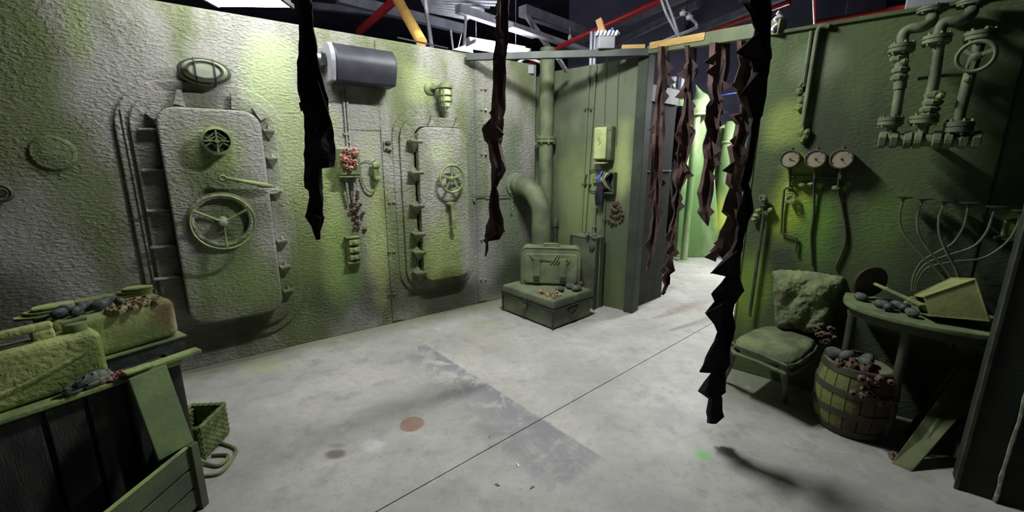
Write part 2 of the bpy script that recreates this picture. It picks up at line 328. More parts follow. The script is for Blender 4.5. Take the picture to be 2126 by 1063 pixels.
# ------------------------------------------------------------------ floor
def floor_mat():
    T = NT('concrete_floor'); v = T.n('ShaderNodeNewGeometry').outputs['Position']
    n1 = T.noise(v, 1.4, 5, .6); n2 = T.noise(v, 6.0, 5, .65); n3 = T.noise(v, 40, 3)
    col = T.mix(T.rng(n1, .35, .68), (.34, .335, .30), (.47, .455, .41))
    col = T.mix(T.rng(n2, .5, .72, 0, .6), col, (.25, .245, .21))
    a, b = at_z(868, 705, 0), at_z(1241, 944, 0); d = (b - a).normalized(); nrm = Vector((-d.y, d.x, 0))
    if nrm.dot(at_z(1000, 860, 0) - a) < 0: nrm = -nrm
    q = T.vm('SUBTRACT', v, tuple(a)); s = T.vm('DOT_PRODUCT', q, tuple(nrm)); t = T.vm('DOT_PRODUCT', q, tuple(d))
    s2 = T.math('ADD', s, T.math('MULTIPLY', T.math('SUBTRACT', n2, .5), .16))
    def band(x, lo, hi, e=.012): return T.math('MULTIPLY', T.rng(x, lo - e, lo + e), T.rng(x, hi + e, hi - e))
    L = (b - a).length
    m = T.math('MULTIPLY', band(s, 0, 9), T.math('MULTIPLY', T.rng(s2, .42, .02), band(t, .12, L + .02)))
    m = T.math('MULTIPLY', m, T.rng(T.noise(v, 5.5, 6, .75, .6), .42, .54))
    col = T.mix(T.math('MULTIPLY', m, .9), col, (.20, .195, .215))
    n5_ = T.noise(v, 9, 6, .75, .5)
    m2 = T.math('MULTIPLY', T.math('MULTIPLY', band(s, 0, 9), T.rng(s2, .40, .30)), band(t, L - .62, L + .03, .03))
    col = T.mix(T.math('MULTIPLY', m2, T.rng(n5_, .42, .58, .35, .85)), col, (.225, .22, .225))
    m3 = band(s, -.16, 0); col = T.mix(T.math('MULTIPLY', m3, .10), col, (.58, .53, .44))
    def blob(x, y, rx, ry, c, k, e=.3, wob=.5):
        nonlocal col
        p = at_z(x, y, 0); px = abs(at_z(x + rx, y, 0).x - p.x); py = abs(at_z(x, y + ry, 0).y - p.y)
        dd = T.vm('MULTIPLY', T.vm('SUBTRACT', v, tuple(p)), (1 / px, 1 / py, 0))
        Ln = T.math('ADD', T.vm('LENGTH', dd, (0, 0, 0)), T.math('MULTIPLY', T.math('SUBTRACT', n2, .5), wob))
        col = T.mix(T.math('MULTIPLY', T.rng(Ln, 1.0, e), k), col, c)
    blob(855, 880, 27, 18, (.25, .115, .075), .8, .82, .3); blob(697, 943, 28, 14, (.13, .085, .07), .8, .5, .9); blob(700, 925, 24, 8, (.2, .15, .11), .5, .3, .9)
    blob(775, 925, 32, 18, (.62, .62, .60), .6, .4); blob(1460, 945, 22, 15, (.16, .50, .13), .85, .4, .8); blob(1525, 901, 18, 12, (.18, .34, .15), .6, .3, .8)
    blob(1600, 985, 24, 16, (.25, .42, .16), .4, .3, .8); blob(1395, 865, 80, 36, (.27, .25, .265), .6, .2); blob(1330, 1040, 150, 60, (.28, .275, .29), .5, .2)
    blob(1000, 695, 70, 40, (.36, .34, .26), .5, .2); blob(550, 760, 60, 18, (.38, .40, .16), .6, .3, .9); blob(1010, 668, 50, 10, (.33, .36, .15), .5, .3, .9)
    blob(1420, 640, 60, 20, (.45, .30, .27), .35, .3); blob(930, 610, 260, 70, (.20, .21, .13), .6, .3)
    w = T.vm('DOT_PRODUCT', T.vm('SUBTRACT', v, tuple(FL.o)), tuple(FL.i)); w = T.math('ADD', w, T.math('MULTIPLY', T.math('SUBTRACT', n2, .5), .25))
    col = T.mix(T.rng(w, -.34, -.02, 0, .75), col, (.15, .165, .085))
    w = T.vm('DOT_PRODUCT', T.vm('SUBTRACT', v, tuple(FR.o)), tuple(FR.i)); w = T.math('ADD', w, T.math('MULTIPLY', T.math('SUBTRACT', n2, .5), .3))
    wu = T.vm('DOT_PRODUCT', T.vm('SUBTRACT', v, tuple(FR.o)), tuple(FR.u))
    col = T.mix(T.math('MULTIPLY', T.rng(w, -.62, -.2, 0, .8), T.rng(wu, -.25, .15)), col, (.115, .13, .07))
    col = T.mix(T.rng(n3, .60, .74, 0, .55), col, (.22, .215, .19))
    n5 = T.noise(v, 14, 6, .72, .5); col = T.mix(T.rng(n5, .46, .62, 0, .30), col, (.27, .265, .225)); col = T.mix(T.rng(T.noise(v, 3.5, 6, .7, 1.0), .56, .70, 0, .35), col, (.56, .55, .50))
    T.bump(T.math('ADD', n3, n2), .25, .003)
    return T.done(col, T.rng(n2, .3, .7, .42, .62), 0, .4)
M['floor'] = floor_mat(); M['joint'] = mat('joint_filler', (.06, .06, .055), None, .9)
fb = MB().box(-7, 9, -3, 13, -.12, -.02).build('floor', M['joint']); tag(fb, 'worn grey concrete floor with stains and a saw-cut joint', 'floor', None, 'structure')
ja, jb = at_z(780, 1063, 0), at_z(1480, 670, 0); jd = (jb - ja).normalized(); jn = Vector((-jd.y, jd.x, 0)); jc = (ja + jb) / 2
for sg in (1, -1):
    e = jc + jn * (.0028 * sg)
    vs = [e - jd * 9, e + jd * 9, e + jd * 9 + jn * (8 * sg), e - jd * 9 + jn * (8 * sg)]
    m = MB(); m.add([(p.x, p.y, z) for z in (-.02, 0) for p in vs], [(0, 1, 2, 3), (7, 6, 5, 4), (0, 4, 5, 1), (1, 5, 6, 2), (2, 6, 7, 3), (3, 7, 4, 0)])
    m.build('floor_slab', M['floor'], fb)

# ------------------------------------------------------------------ walls
def wall(F, name, label, u0, u1, h, th, m):
    o = thing(name, label, 'wall', F.W(0, 0, 0), F.a); o['kind'] = 'structure'
    MB().box(u0, u1, 0, th, 0, h).build('wall_panel', m, o, bevel=.006); return o
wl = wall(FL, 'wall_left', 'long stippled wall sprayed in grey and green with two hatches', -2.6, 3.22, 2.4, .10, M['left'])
wb = wall(FB, 'wall_back', 'narrow green panel wall behind the trunk with conduits', 0.0, 1.11, 2.33, .06, M['back'])
wr = wall(FR, 'wall_right', 'dark green wall with pressure gauges and pipework', 0.0, 3.2, 2.2, .08, M['right'])
wp = wall(FP, 'wall_passage', 'dark green wall leading into the passage', .06, .66, 1.98, .05, M['post'])
for z in (1.345,): MB().box(.08, .64, -.012, -.002, z, z + .012).build('rail', M['bead'], wp)
MB().box(.05, .66, -.02, .07, 1.98, 2.12).build('cap_board', M['silver'], wp)
# joint strips and rivets of the left wall
ua = FL.px(803, 480)[0]; ub = FL.px(826, 480)[0]
MB().box(ua, ub, -.010, -.001, .02, 2.38).build('cover_strip', M['left'], wl, bevel=.004)
uc = FL.px(990, 480)[0]; ud = FL.px(1008, 480)[0]
MB().box(uc, ud, -.010, -.001, .02, 2.38).build('cover_strip', M['left'], wl, bevel=.004)
MB().box(FL.px(713, 250)[0], FL.px(790, 250)[0], -.006, -.001, FL.px(750, 270)[1], 2.25).build('backing_plate', M['left'], wl, bevel=.003)
rm = MB().lathe([(.016, 0), (.014, .010), (.007, .016)], axis=(0, -1, 0), n=8)
riv = None
for x, ys in ((808, (420, 522, 610)), (998, (185, 228, 320, 498, 580, 640)), (1000, ())):
    for y in ys:
        for dx in (0, 9):
            u, z = FL.px(x + dx, y)
            if riv is None: riv = rm.build('rivet', M['left'], wl, smooth=True); riv.location = (u, -.008, z)
            else: inst(riv, wl, (u, -.008, z))
for y in (300, 390, 560):
    u, z = FL.px(1117, y); inst(riv, wl, (u - .04, -.001, z))
# end post of the back panel
m = MB().box(1.105, 1.20, -.035, .10, 0, 2.345); m.build('end_post', M['end_post'], wb, bevel=.006)
MB().box(-.02, .05, -.02, .0, 0, 2.3).build('cover_strip', M['back'], wb, bevel=.004)
# hair line joints of the right wall
us, zs = FR.px(2050, 420); MB().box(us, us + .006, -.004, 0, .0, 2.19).build('cover_strip', M['post'], wr)
MB().box(-.012, .0, -.004, .08, 0, 2.2).build('edge_board', M['right'], wr, bevel=.003)
MB().box(0, 3.2, -.015, .085, 2.185, 2.205).build('top_rail', M['right'], wr, bevel=.003)
# far scenery at the end of the passage
wf = thing('wall_far', 'bright green scenery wall at the far end of the passage', 'wall', (0, 6.95, 0)); wf['kind'] = 'structure'
MB().box(1.6, 5.6, 0, .08, 0, 2.0).build('wall_panel', M['far'], wf)
MB().box(1.0, 6.5, 1.2, 1.25, 0, 4.4).build('dark_backing', M['roof'], wf)
# near wall end at the right edge of the frame
pb = at_z(1985, 1010, 0)
FN = Frame((pb.x, pb.y), -38)
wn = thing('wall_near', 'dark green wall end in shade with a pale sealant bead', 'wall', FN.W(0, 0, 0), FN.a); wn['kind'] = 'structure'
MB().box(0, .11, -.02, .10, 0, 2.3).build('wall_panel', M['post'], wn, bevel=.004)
bd = []
for k in range(60):
    z = .01 + 2.25 * k / 59; bd.append((.115 + random.uniform(-.002, .002), -.026 + random.uniform(-.002, .002), z))
MB().tube(bd, [random.uniform(.006, .011) for _ in bd], 6).build('sealant_bead', M['bead'], wn, smooth=True)
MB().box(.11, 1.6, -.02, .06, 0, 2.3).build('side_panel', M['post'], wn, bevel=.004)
MB().box(-.012, .004, -.026, -.012, 0, 2.3).build('corner_trim', M['iron_dark'], wn, bevel=.003)

# ------------------------------------------------------------------ roof space
rf = MB().box(-9, 11, -4, 15, 4.9, 5.0).build('ceiling', M['roof']); tag(rf, 'dark roof underside high above the set', 'ceiling', None, 'structure')
bwl = MB().box(-9, 11, 14.5, 14.6, -.1, 5).build('wall_hall', M['roof']); tag(bwl, 'black end wall of the hall behind the set', 'wall', None, 'structure')
rb = MB().box(-9, 11, -4.1, -4, -.1, 5).build('wall_rear', M['roof']); tag(rb, 'dark hall wall behind the camera', 'wall', None, 'structure')
lb = MB().box(-9.1, -9, -4, 14.6, -.1, 5).build('wall_side', M['roof']); tag(lb, 'dark hall wall beyond the left scenery', 'wall', None, 'structure')
lb = MB().box(11, 11.1, -4, 14.6, -.1, 5).build('wall_outer', M['roof']); tag(lb, 'dark hall wall beyond the right scenery', 'wall', None, 'structure')
def batten(a, b, label, w=.16, s=1.0, drop=.35, shade=False, bare=False):
    a, b = Vector(a), Vector(b); c = (a + b) / 2; t = thing('fluorescent_batten', label, 'ceiling lamp', c, math.atan2(b.y - a.y, b.x - a.x), 'fluorescent battens over the set')
    L = (b - a).length / 2
    hw_ = w * .2 if bare else w / 2
    if shade: MB().box(-L, L, -w / 2 - .02, -w / 2 - .012, -.13, .05).build('light_block_flap', M['housing'], t)  # unseen flap added to keep this batten's light off the right wall
    MB().prism([(-hw_, 0), (hw_, 0), (hw_ * .7, .06), (-hw_ * .7, .06)], -L, L, Matrix.Rotation(math.pi / 2, 4, 'Z')).build('housing', M['housing'], t, bevel=.005)
    MB().prism([(-w * .44, 0), (w * .44, 0), (w * .36, -.035), (-w * .36, -.035)], -L + .035, L - .035, Matrix.Rotation(math.pi / 2, 4, 'Z')).build('diffuser', lamp_mat(s * .192 / (2 * L * w)), t)
    for k in (-1, 1):
        MB().box(k * (L - .02) - .015, k * (L - .02) + .015, -w / 2, w / 2, -.035, 0).build('end_holder', M['housing'], t)
        MB().tube([(k * L * .7, 0, .06), (k * L * .7, 0, 4.9 - c.z)], .004, 6).build('hanger', M['steel_pale'], t)
    return t
p1, p2 = at_z(970, 88, 3.0), at_z(1087, 107, 3.0)
batten(p1, p2, 'glowing fluorescent batten seen over the far end of the hatch wall', .40, .5, bare=True)
p1, p2 = at_z(430, -2, 2.85), at_z(600, 0, 2.85)
batten(p1, p2, 'fluorescent batten glaring over the top of the wall above the first hatch', .22, .12, bare=True)
def along(F, u, dd, z, L, lab, s):
    batten(F.W(u - L / 2, -dd, z), F.W(u + L / 2, -dd, z), lab, .09, s, shade=True)
along(FL, .70, .52, 2.85, .9, 'fluorescent batten hung in front of the larger hatch, out of the picture', .36)
along(FL, 2.25, .60, 2.85, .9, 'fluorescent batten hung in front of the smaller hatch, out of the picture', .12)
c = Vector((.22, 2.75, 2.95)); batten(c - FL.u * .3, c + FL.u * .3, 'fluorescent batten hung over the middle of the room, out of the picture', .09, 1.3)
c = Vector((3.3, 5.2, 2.45)); batten(c - Vector((.6, 0, 0)), c + Vector((.6, 0, 0)), 'fluorescent batten lighting the passage behind the right wall', .16, s=2.3)

def beam(name, label, cat, p, q, w, h, m, group=None):
    p, q = Vector(p), Vector(q); c = p; o = MB().bar((0, 0, 0), q - p, w, h).build(name, m, loc=p); return tag(o, label, cat, group)
def rod(name, label, cat, pts, r, m, group=None, n=10):
    P = [Vector(p) for p in pts]; o = MB().tube([p - P[0] for p in P], r, n).build(name, m, smooth=True, loc=P[0]); return tag(o, label, cat, group)
# set timbers on top of the walls
beam('steel_brace', 'grey steel bar bracing the corner above the back panel', 'beam', (-.405, 4.10, 2.355), (1.17, 3.88, 2.345), .05, .055, M['beam'])
hA, hB = Vector((1.17, 3.86, 2.37)), Vector((1.60, 2.74, 2.222))
hd = thing('header_beam', 'green timber header over the passage with bare pine ends', 'beam', hA)
MB().bar((0, 0, 0), hB - hA, .06, .085).build('timber', M['header'], hd, bevel=.004)
e = (hB - hA); MB().bar(e * .02 + Vector((-.028, -.012, .016)), e * .52 + Vector((-.028, -.012, .016)), .012, .05).build('bare_patch', M['raw'], hd)
bA, bB = Vector((-.405, 4.10, 2.355)), Vector((1.17, 3.88, 2.345)); o = MB().bar((0, 0, 0), (bB - bA) * .12, .05, .03).build('timber_offcut', M['raw'], loc=bA.lerp(bB, .85) + Vector((0, 0, .044))); tag(o, 'short bare pine offcut lying on the steel brace end', 'wood')
# red sprinkler pipes
rod('sprinkler_pipe', 'long red sprinkler pipe crossing the roof above the back panel', 'pipe', [at_z(1085, 142, 3.1), at_z(1180, 88, 3.1), at_z(1400, -12, 3.1)], .035, M['red'], 'red sprinkler pipes')
rod('sprinkler_pipe', 'red sprinkler pipe running above the doorway header', 'pipe', [at_z(1385, 98, 2.9), at_z(1640, 4, 2.9)], .022, M['red'], 'red sprinkler pipes')
rod('sprinkler_pipe', 'red sprinkler pipe slanting behind the loudspeaker', 'pipe', [at_z(745, 66, 3.1), at_z(840, -18, 3.1)], .045, M['red'], 'red sprinkler pipes')
rp = at_z(1692, 46, 2.5)
rod('sprinkler_pipe', 'red sprinkler pipe with a riser above the right wall', 'pipe', [at_z(1690, -40, 2.62), rp, at_z(1880, 14, 2.5), at_z(2000, -10, 2.5)], .016, M['red'], 'red sprinkler pipes')
rod('yellow_pole', 'yellow slanting pole resting on top of the hatch wall', 'pole', [FL.W(FL.px(878, 97)[0], .02, 2.43), at_y(812, -25, 4.5)], .047, M['yellow'], None, 14)
# steelwork
def st(x0, y0, x1, y1, z, wdt, hgt, lab, m='steel', z2=None, name='roof_beam'): return beam(name, lab, 'beam', at_z(x0, y0, z), at_z(x1, y1, z if z2 is None else z2), wdt, hgt, M[m], 'roof steelwork')
st(700, -5, 960, 60, 3.4, .10, .12, 'grey roof beam above the loudspeaker and yellow pole', 'steel')
st(950, 18, 1110, 72, 3.3, .10, .10, 'pale channel beam behind the hanging strip', 'steel_pale')
st(1085, 22, 1240, 78, 3.6, .16, .14, 'dark purlin above the perforated strut', 'steel')
st(1060, 52, 1235, 112, 3.2, .10, .06, 'pale perforated steel strut behind the grey vertical pipe', 'steel_pale')
st(1150, 112, 1430, -10, 3.5, .08, .08, 'grey roof beam parallel to the long red pipe', 'steel')
st(1260, 100, 1450, 8, 3.3, .06, .08, 'grey conduit beam below the long red pipe', 'steel')
st(1330, 60, 1560, -10, 4.2, .10, .14, 'dark roof purlin over the doorway', 'steel')
st(1430, 70, 1640, -14, 3.6, .08, .10, 'dark roof purlin above the red header pipe', 'steel')
st(620, 10, 830, 30, 4.0, .10, .10, 'dark roof purlin left of the yellow pole', 'steel')
p, q = at_z(1087, 24, 3.6), at_z(1148, 112, 3.05); beam('diagonal_strut', 'dark diagonal strut rising from the grey vertical pipe', 'beam', p, q, .09, .05, M['steel'], 'roof steelwork')
p, q = at_y(1158, 120, 4.07), at_y(1176, 148, 4.3); beam('diagonal_strut', 'short pale strut just right of the grey vertical pipe', 'beam', p, q, .03, .03, M['steel_pale'], 'roof steelwork')
# corrugated deck sheet
dk = thing('roof_deck', 'ribbed metal deck sheet under the roof', 'roof sheet', at_z(955, 15, 3.45)); o0 = at_z(955, 15, 3.45)
cs = [at_z(866, -20, 3.45) - o0, at_z(1075, -20, 3.45) - o0, at_z(968, 38, 3.45) - o0, at_z(885, 20, 3.45) - o0]
MB().add([c + Vector((0, 0, z)) for z in (0, .02) for c in cs], [(0, 1, 2, 3), (7, 6, 5, 4), (0, 4, 5, 1), (1, 5, 6, 2), (2, 6, 7, 3), (3, 7, 4, 0)]).build('sheet', M['steel_pale'], dk)
for k in range(9):
    t = (k + .5) / 9; a = cs[0].lerp(cs[3], t); b = cs[1].lerp(cs[2], t); MB().bar(a - Vector((0, 0, .02)), b - Vector((0, 0, .02)), .05, .035).build('rib', M['steel_pale'], dk)
# hangers and drops
for (x0, y0, x1, y1, Y, r, lab) in ((882, -5, 896, 98, 4.6, .020, 'pale conduit drop beside the yellow pole'), (934, 50, 941, 106, at_z(934, 53, 3.4).y, .016, 'thin rusty hanger behind the hatch wall top'), (968, 22, 962, 112, at_z(968, 25, 3.3).y, .018, 'thin pale hanger left of the glowing batten')):
    rod('hanger_rod', lab, 'rod', [at_y(x0, y0, Y), at_y(x1, y1, Y)], r, M['steel_pale'], 'roof hangers')
for (pts, lab) in (([(1382, -5), (1400, 45), (1414, 92)], 'pair of grey flexible cables drooping to the header'), ([(1372, -5), (1384, 30), (1410, 80), (1412, 95)], 'grey cable drooping beside the long red pipe end')):
    rod('hanging_cable', lab, 'cable', spline([at_y(x, y, 3.9) for x, y in pts], 5), .012, M['steel_pale'], 'roof cables', 8)
rod('conduit_pipe', 'pale bent conduit above the doorway header', 'pipe', spline([at_y(x, y, 3.9) for x, y in ((1345, 100), (1400, 76), (1440, 60), (1446, 50), (1436, 40))], 5), .013, M['steel_pale'], None, 8)
for x, y, lab in ((1418, 29, 'upper white dome detector under the dark roof'), (1431, 37, 'lower white dome detector beside the bent conduit')):
    p = at_y(x, y, 3.95); t = thing('smoke_detector', lab, 'detector', p, 0, 'roof detectors')
    MB().lathe([(.022, -.012), (.026, 0), (.03, .012), (.02, .02)], n=14).build('dome', M['white'], t, smooth=True); MB().lathe([(.014, .02), (.014, .034)], n=10).build('base', M['silver'], t)
p = at_z(1183, 86, 3.1) + Vector((0, 0, .05)); t = thing('fire_sprinkler', 'small pale sprinkler bulb on the long red pipe', 'sprinkler', p)
MB().ball((0, 0, 0), (.026, .026, .045), 10, 6).build('bulb', M['white'], t, smooth=True); MB().tube([(0, 0, .03), (-.005, 0, .14)], .006, 6).build('stem', M['steel_pale'], t)
for k in (0, 1): rod('unistrut_post', ('left', 'right')[k] + ' thin steel post of the pair behind the back panel', 'post', [at_y(1228 + 8 * k, 66, 4.6), at_y(1226 + 7 * k, 150, 4.6)], .016, M['steel_pale'], 'steel posts behind the panel')
p = bA.lerp(bB, .765) + Vector((0, 0, .0285)); t = thing('cable_box', 'grey junction box with blue tape and cardboard tube on the brace', 'box', p)
MB().box(-.07, .07, -.05, .05, 0, .11).build('body', M['silver'], t, bevel=.008); MB().bar((-.02, 0, .12), (-.06, .02, .24), .06, .05).build('cardboard_tube', M['card'], t)
for k in range(6): MB().tube([(-.09 + .032 * k, -.05, .10), (-.08 + .032 * k, -.06, .13), (-.06 + .032 * k, -.03, .12)], .012, 6).build('cable_loop', M['white'] if k % 2 else M['steel_pale'], t)
MB().tube([(.02, -.05, .12), (.04, -.05, .15), (.05, -.02, .13)], .014, 6).build('tape', M['blue'], t)
# cable clutter on the wall corner
p = FL.W(FL.px(1098, 152, -.05)[0], .05, 2.405); t = thing('cable_bundle', 'pale tangled cables lying on the wall corner behind the brace', 'cable', p)
for k in range(4): MB().tube(spline([(-.14 + .02 * k, 0, .0), (-.05, .02 * k, .05 + .015 * k), (.04, -.02, .04), (.14, .02 * k, .01)], 5), .011, 6).build('cable', M['steel_pale'] if k % 2 else M['white'], t, smooth=True)
MB().box(-.03, .05, -.07, -.03, -.10, -.02).build('plug_box', M['silver'], t, bevel=.006)
p = FL.W(FL.px(958, 106)[0], .02, 2.405); t = thing('white_bracket', 'white triangular shelf bracket on the wall top beside the batten', 'bracket', p, FL.a)
MB().prism([(-.10, 0), (.11, 0), (.11, .025), (.02, .05)], -.04, .04).build('plate', M['white'], t); MB().tube([(-.02, 0, .03), (.03, .02, .16)], .004, 6).build('wire', M['steel_pale'], t)
# cables along the top of the hatch wall
rod('top_cable', 'black cable draped along the top edge of the hatch wall', 'cable', spline([FL.W(FL.px(x, y, .01)[0], -.012, 2.405 + dz) for x, y, dz in ((826, 95, .02), (860, 100, .015), (900, 106, .01), (930, 112, .005))], 4), .007, M['cable'], None, 6)
rod('frayed_rope', 'frayed white cord hanging above the right wall top', 'rope', spline([at_y(x, y, 2.75) for x, y in ((1614, 26), (1622, 34), (1609, 40), (1618, 48), (1606, 58), (1604, 64))], 4), .012, M['white'], None, 7)

# ------------------------------------------------------------------ things on the hatch wall
def rel(F, x, y, u0, z0, d=0.0):
    u, z = F.px(x, y, d); return u - u0, z - z0
# first hatch
D1 = .14
lx = (FL.px(336, 300, D1)[0] + FL.px(378, 600, D1)[0]) / 2; rx = (FL.px(542, 300, D1)[0] + FL.px(590, 600, D1)[0]) / 2
tz = (FL.px(350, 218, D1)[1] + FL.px(520, 232, D1)[1]) / 2; bz = (FL.px(410, 678, D1)[1] + FL.px(570, 648, D1)[1]) / 2
HU, HZ = (lx + rx) / 2, bz; hw, hh = (rx - lx) / 2, tz - bz
h1 = on_wall(FL, 'bulkhead_hatch', 'large closed hatch with spoked handwheel, round vent and lever, sprayed grey green', 'door', HU, HZ)
MB().prism(rrect(-hw, hw, 0, hh, .11, 8), -D1, -.06).build('door_slab', M['left'], h1, bevel=.018, segs=3)
MB().ring(rrect(-hw - .20, hw + .16, -.20, hh + .17, .30, 10), rrect(-hw - .02, hw + .02, -.02, hh + .02, .13, 10), -.022, -.001).build('outer_flange', M['left'], h1, bevel=.01)
MB().ring(rrect(-hw - .13, hw + .10, -.12, hh + .10, .22, 10), rrect(-hw - .005, hw + .005, -.005, hh + .005, .115, 10), -.045, -.02).build('coaming', M['left'], h1, bevel=.008)
MB().prism(rrect(-hw + .02, hw - .02, .02, hh - .02, .10, 8), -.065, -.02).build('gasket', M['iron_dark'], h1)
def wedge(F, name, par, x, z, wdt, mtl, ang=0.0, dep=.07, hgt=.07):
    h = wdt / 2; m = MB(); m.box(-h, h, -dep, 0, 0, .012)
    m.add([(-h, -dep, 0), (h, -dep, 0), (h, 0, 0), (-h, 0, 0), (0, 0, -hgt), (0, -dep * .25, -hgt)], [(0, 1, 5), (1, 2, 4, 5), (3, 0, 5, 4), (0, 3, 2, 1), (2, 3, 4)])
    m.add([(-h * .8, 0, .012), (h * .8, 0, .012), (0, -dep * .75, .012), (0, 0, .065)], [(0, 2, 1), (0, 1, 3), (1, 2, 3), (2, 0, 3)])
    o = m.build(name, mtl, par); o.location = (x, -.03, z); o.rotation_euler = (0, ang, 0); return o
for y in (272, 330, 398, 502, 556, 606):
    x, z = rel(FL, 552 + (y - 270) * .085, y, HU, HZ, .06); wedge(FL, 'dog_clip', h1, max(x, hw + .05), z, .07, M['left'])
for y in (269, 353, 436, 511, 576):
    x, z = rel(FL, 318 + (y - 269) * .105, y, HU, HZ, .05); MB().box(-.075, .055, -.075, -.03, -.007, .007).build('dog_bar', M['left'], h1, loc=(min(x, -hw - .02), 0, z), bevel=.004)
for x_, y_, a in ((373, 205, .1), (487, 214, -.1), (322, 232, .7), (537, 236, -.7)):
    x, z = rel(FL, x_, y_, HU, HZ, .04); o = MB().prism([(-.03, -.04), (.03, -.05), (.012, .05), (-.012, .05)], -.085, -.03).build('corner_bracket', M['left'], h1); o.location = (x, 0, z); o.rotation_euler = (0, a, 0)
for u_ in (-hw - .155, -hw - .085): MB().box(u_ - .006, u_ + .006, -.03, -.012, .0, hh - .02).build('edge_bead', M['left'], h1, bevel=.003)
# vent
x, z = rel(FL, 450, 293, HU, HZ, D1 + .05)
v = MB().lathe([(.080, -.035), (.088, -.02), (.088, .055), (.072, .062), (.070, .03), (.0, .03)], axis=(0, -1, 0), n=28).build('vent', M['iron'], h1, smooth=True); v.location = (x, -D1 - .035, z)
MB().lathe([(.070, .031), (.070, .034), (0, .034)], axis=(0, -1, 0), n=24).build('vent_hole', M['cable'], v)
for k in range(5):
    c = -.052 + k * .024
    for s in (-1, 1):
        L = math.sqrt(max(.068 ** 2 - c * c, .0001))
        MB().bar((0, -.05, c + .012), (s * L * .95, -.05, c + .012 - .04 * (1 if c > -.01 else -1)), .004, .009).build('vent_slat', M['iron'], v)
MB().bar((-.068, -.055, 0), (.068, -.055, 0), .006, .008).build('vent_bar', M['iron'], v); MB().bar((0, -.055, -.068), (0, -.055, .068), .006, .010).build('vent_bar', M['iron'], v)
MB().lathe([(.014, .05), (.012, .065)], axis=(0, -1, 0), n=12).build('vent_boss', M['iron'], v)
# lever
x0, z0 = rel(FL, 462, 370, HU, HZ, D1 + .07); x1, z1 = rel(FL, 548, 384, HU, HZ, D1 + .04)
lv = MB().tube([(x0 + .016, -D1 - .07, z0), (x1, -D1 - .045, z1)], [.012, .016], 8).build('lever', M['iron'], h1, smooth=True)
MB().torus((x0, -D1 - .07, z0), (0, -1, 0), .016, .008, 16, 8).build('lever_eye', M['iron'], lv, smooth=True)
MB().tube([(x1 - .04, -D1 - .045, z1 + .005), (x1 - .01, -D1 - .045, z1), (x1 + .05, -D1 - .04, z1 - .01)], [.013, .022, .010], 10).build('lever_boss', M['iron'], lv, smooth=True)
x2, z2 = rel(FL, 560, 398, HU, HZ, .08); MB().prism([(-.035, -.02), (.035, -.012), (.035, .02), (-.035, .03)], -.12, -.04).build('lever_catch', M['left'], h1, loc=(x2 + .01, 0, z2), bevel=.006)
# spoked wheel
x, z = rel(FL, 463, 460, HU, HZ, D1 + .06)
wh = MB().torus((0, 0, 0), (0, -1, 0), .175, .0072, 40, 8).build('handwheel', M['iron'], h1, smooth=True); wh.location = (x, -D1 - .115, z)
for a in (150, 28, 270):
    c, s = math.cos(math.radians(a)), math.sin(math.radians(a)); MB().tube([(.02 * c, .02, .02 * s), (.10 * c, .015, .10 * s), (.173 * c, 0, .173 * s)], .0075, 8).build('spoke', M['iron'], wh, smooth=True)
MB().lathe([(.030, -.11), (.030, -.03), (.022, -.015), (.022, .008), (.012, .012)], axis=(0, -1, 0), n=16).build('hub', M['lamp_case'], wh, smooth=True)
o = MB(); o.lathe([(.150, 0), (.152, .034), (.165, .040), (.182, .030), (.195, 0)], o=(x, -D1, z), axis=(0, -1, 0), n=40); o = o.build('wheel_well', M['left'], h1, smooth=True)
bmx = bmesh.new(); bmx.from_mesh(o.data); bmesh.ops.delete(bmx, geom=[f for f in bmx.faces if len(f.verts) > 6], context='FACES_ONLY'); bmx.to_mesh(o.data); bmx.free()
# oval bulkhead lamp above the first hatch
u, z = FL.px(425, 150, .06); lp = on_wall(FL, 'bulkhead_lamp', 'oval caged bulkhead lamp above the large hatch', 'lamp', u, z)
MB().lathe([(.075, 0), (.080, .02), (.072, .035)], axis=(0, -1, 0), n=28, sx=1.8).build('base_plate', M['lamp_case'], lp, smooth=True, loc=(0, 0, 0))
MB().lathe([(.068, .03), (.068, .11), (.052, .145), (.0, .15)], axis=(0, -1, 0), n=28, sx=1.8).build('glass_dome', M['lamp_case'], lp, smooth=True)
MB().torus((0, -.10, 0), (0, -1, 0), .073, .006, 36, 6, 1.8).build('cage_hoop', M['iron_dark'], lp, smooth=True)
MB().torus((0, -.148, 0), (0, -1, 0), .050, .005, 36, 6, 1.8).build('cage_hoop', M['iron_dark'], lp, smooth=True)
for k in (-.05, .05): MB().tube([(k, -.02, .078), (k, -.115, .072), (k, -.153, .04), (k, -.153, -.04), (k, -.115, -.072), (k, -.02, -.078)], .0045, 6).build('cage_wire', M['iron_dark'], lp)
# second hatch
D2 = .12
lx = (FL.px(866, 330, D2)[0] + FL.px(884, 560, D2)[0]) / 2; rx = (FL.px(972, 330, D2)[0] + FL.px(974, 540, D2)[0]) / 2
tz = FL.px(905, 264, D2)[1]; bz = (FL.px(895, 586, D2)[1] + FL.px(960, 570, D2)[1]) / 2
GU, GZ = (lx + rx) / 2, bz; gw, gh = (rx - lx) / 2, tz - bz
h2 = on_wall(FL, 'bulkhead_hatch', 'smaller closed hatch with five-spoke wheel and triangular dogs, lime sprayed', 'door', GU, GZ)
MB().prism(rrect(-gw, gw, 0, gh, .10, 8), -D2, -.05).build('door_slab', M['left'], h2, bevel=.012, segs=3)
MB().ring(rrect(-gw - .19, gw + .12, -.14, gh + .15, .26, 10), rrect(-gw - .01, gw + .01, -.01, gh + .01, .11, 10), -.02, -.001).build('outer_flange', M['left'], h2, bevel=.01)
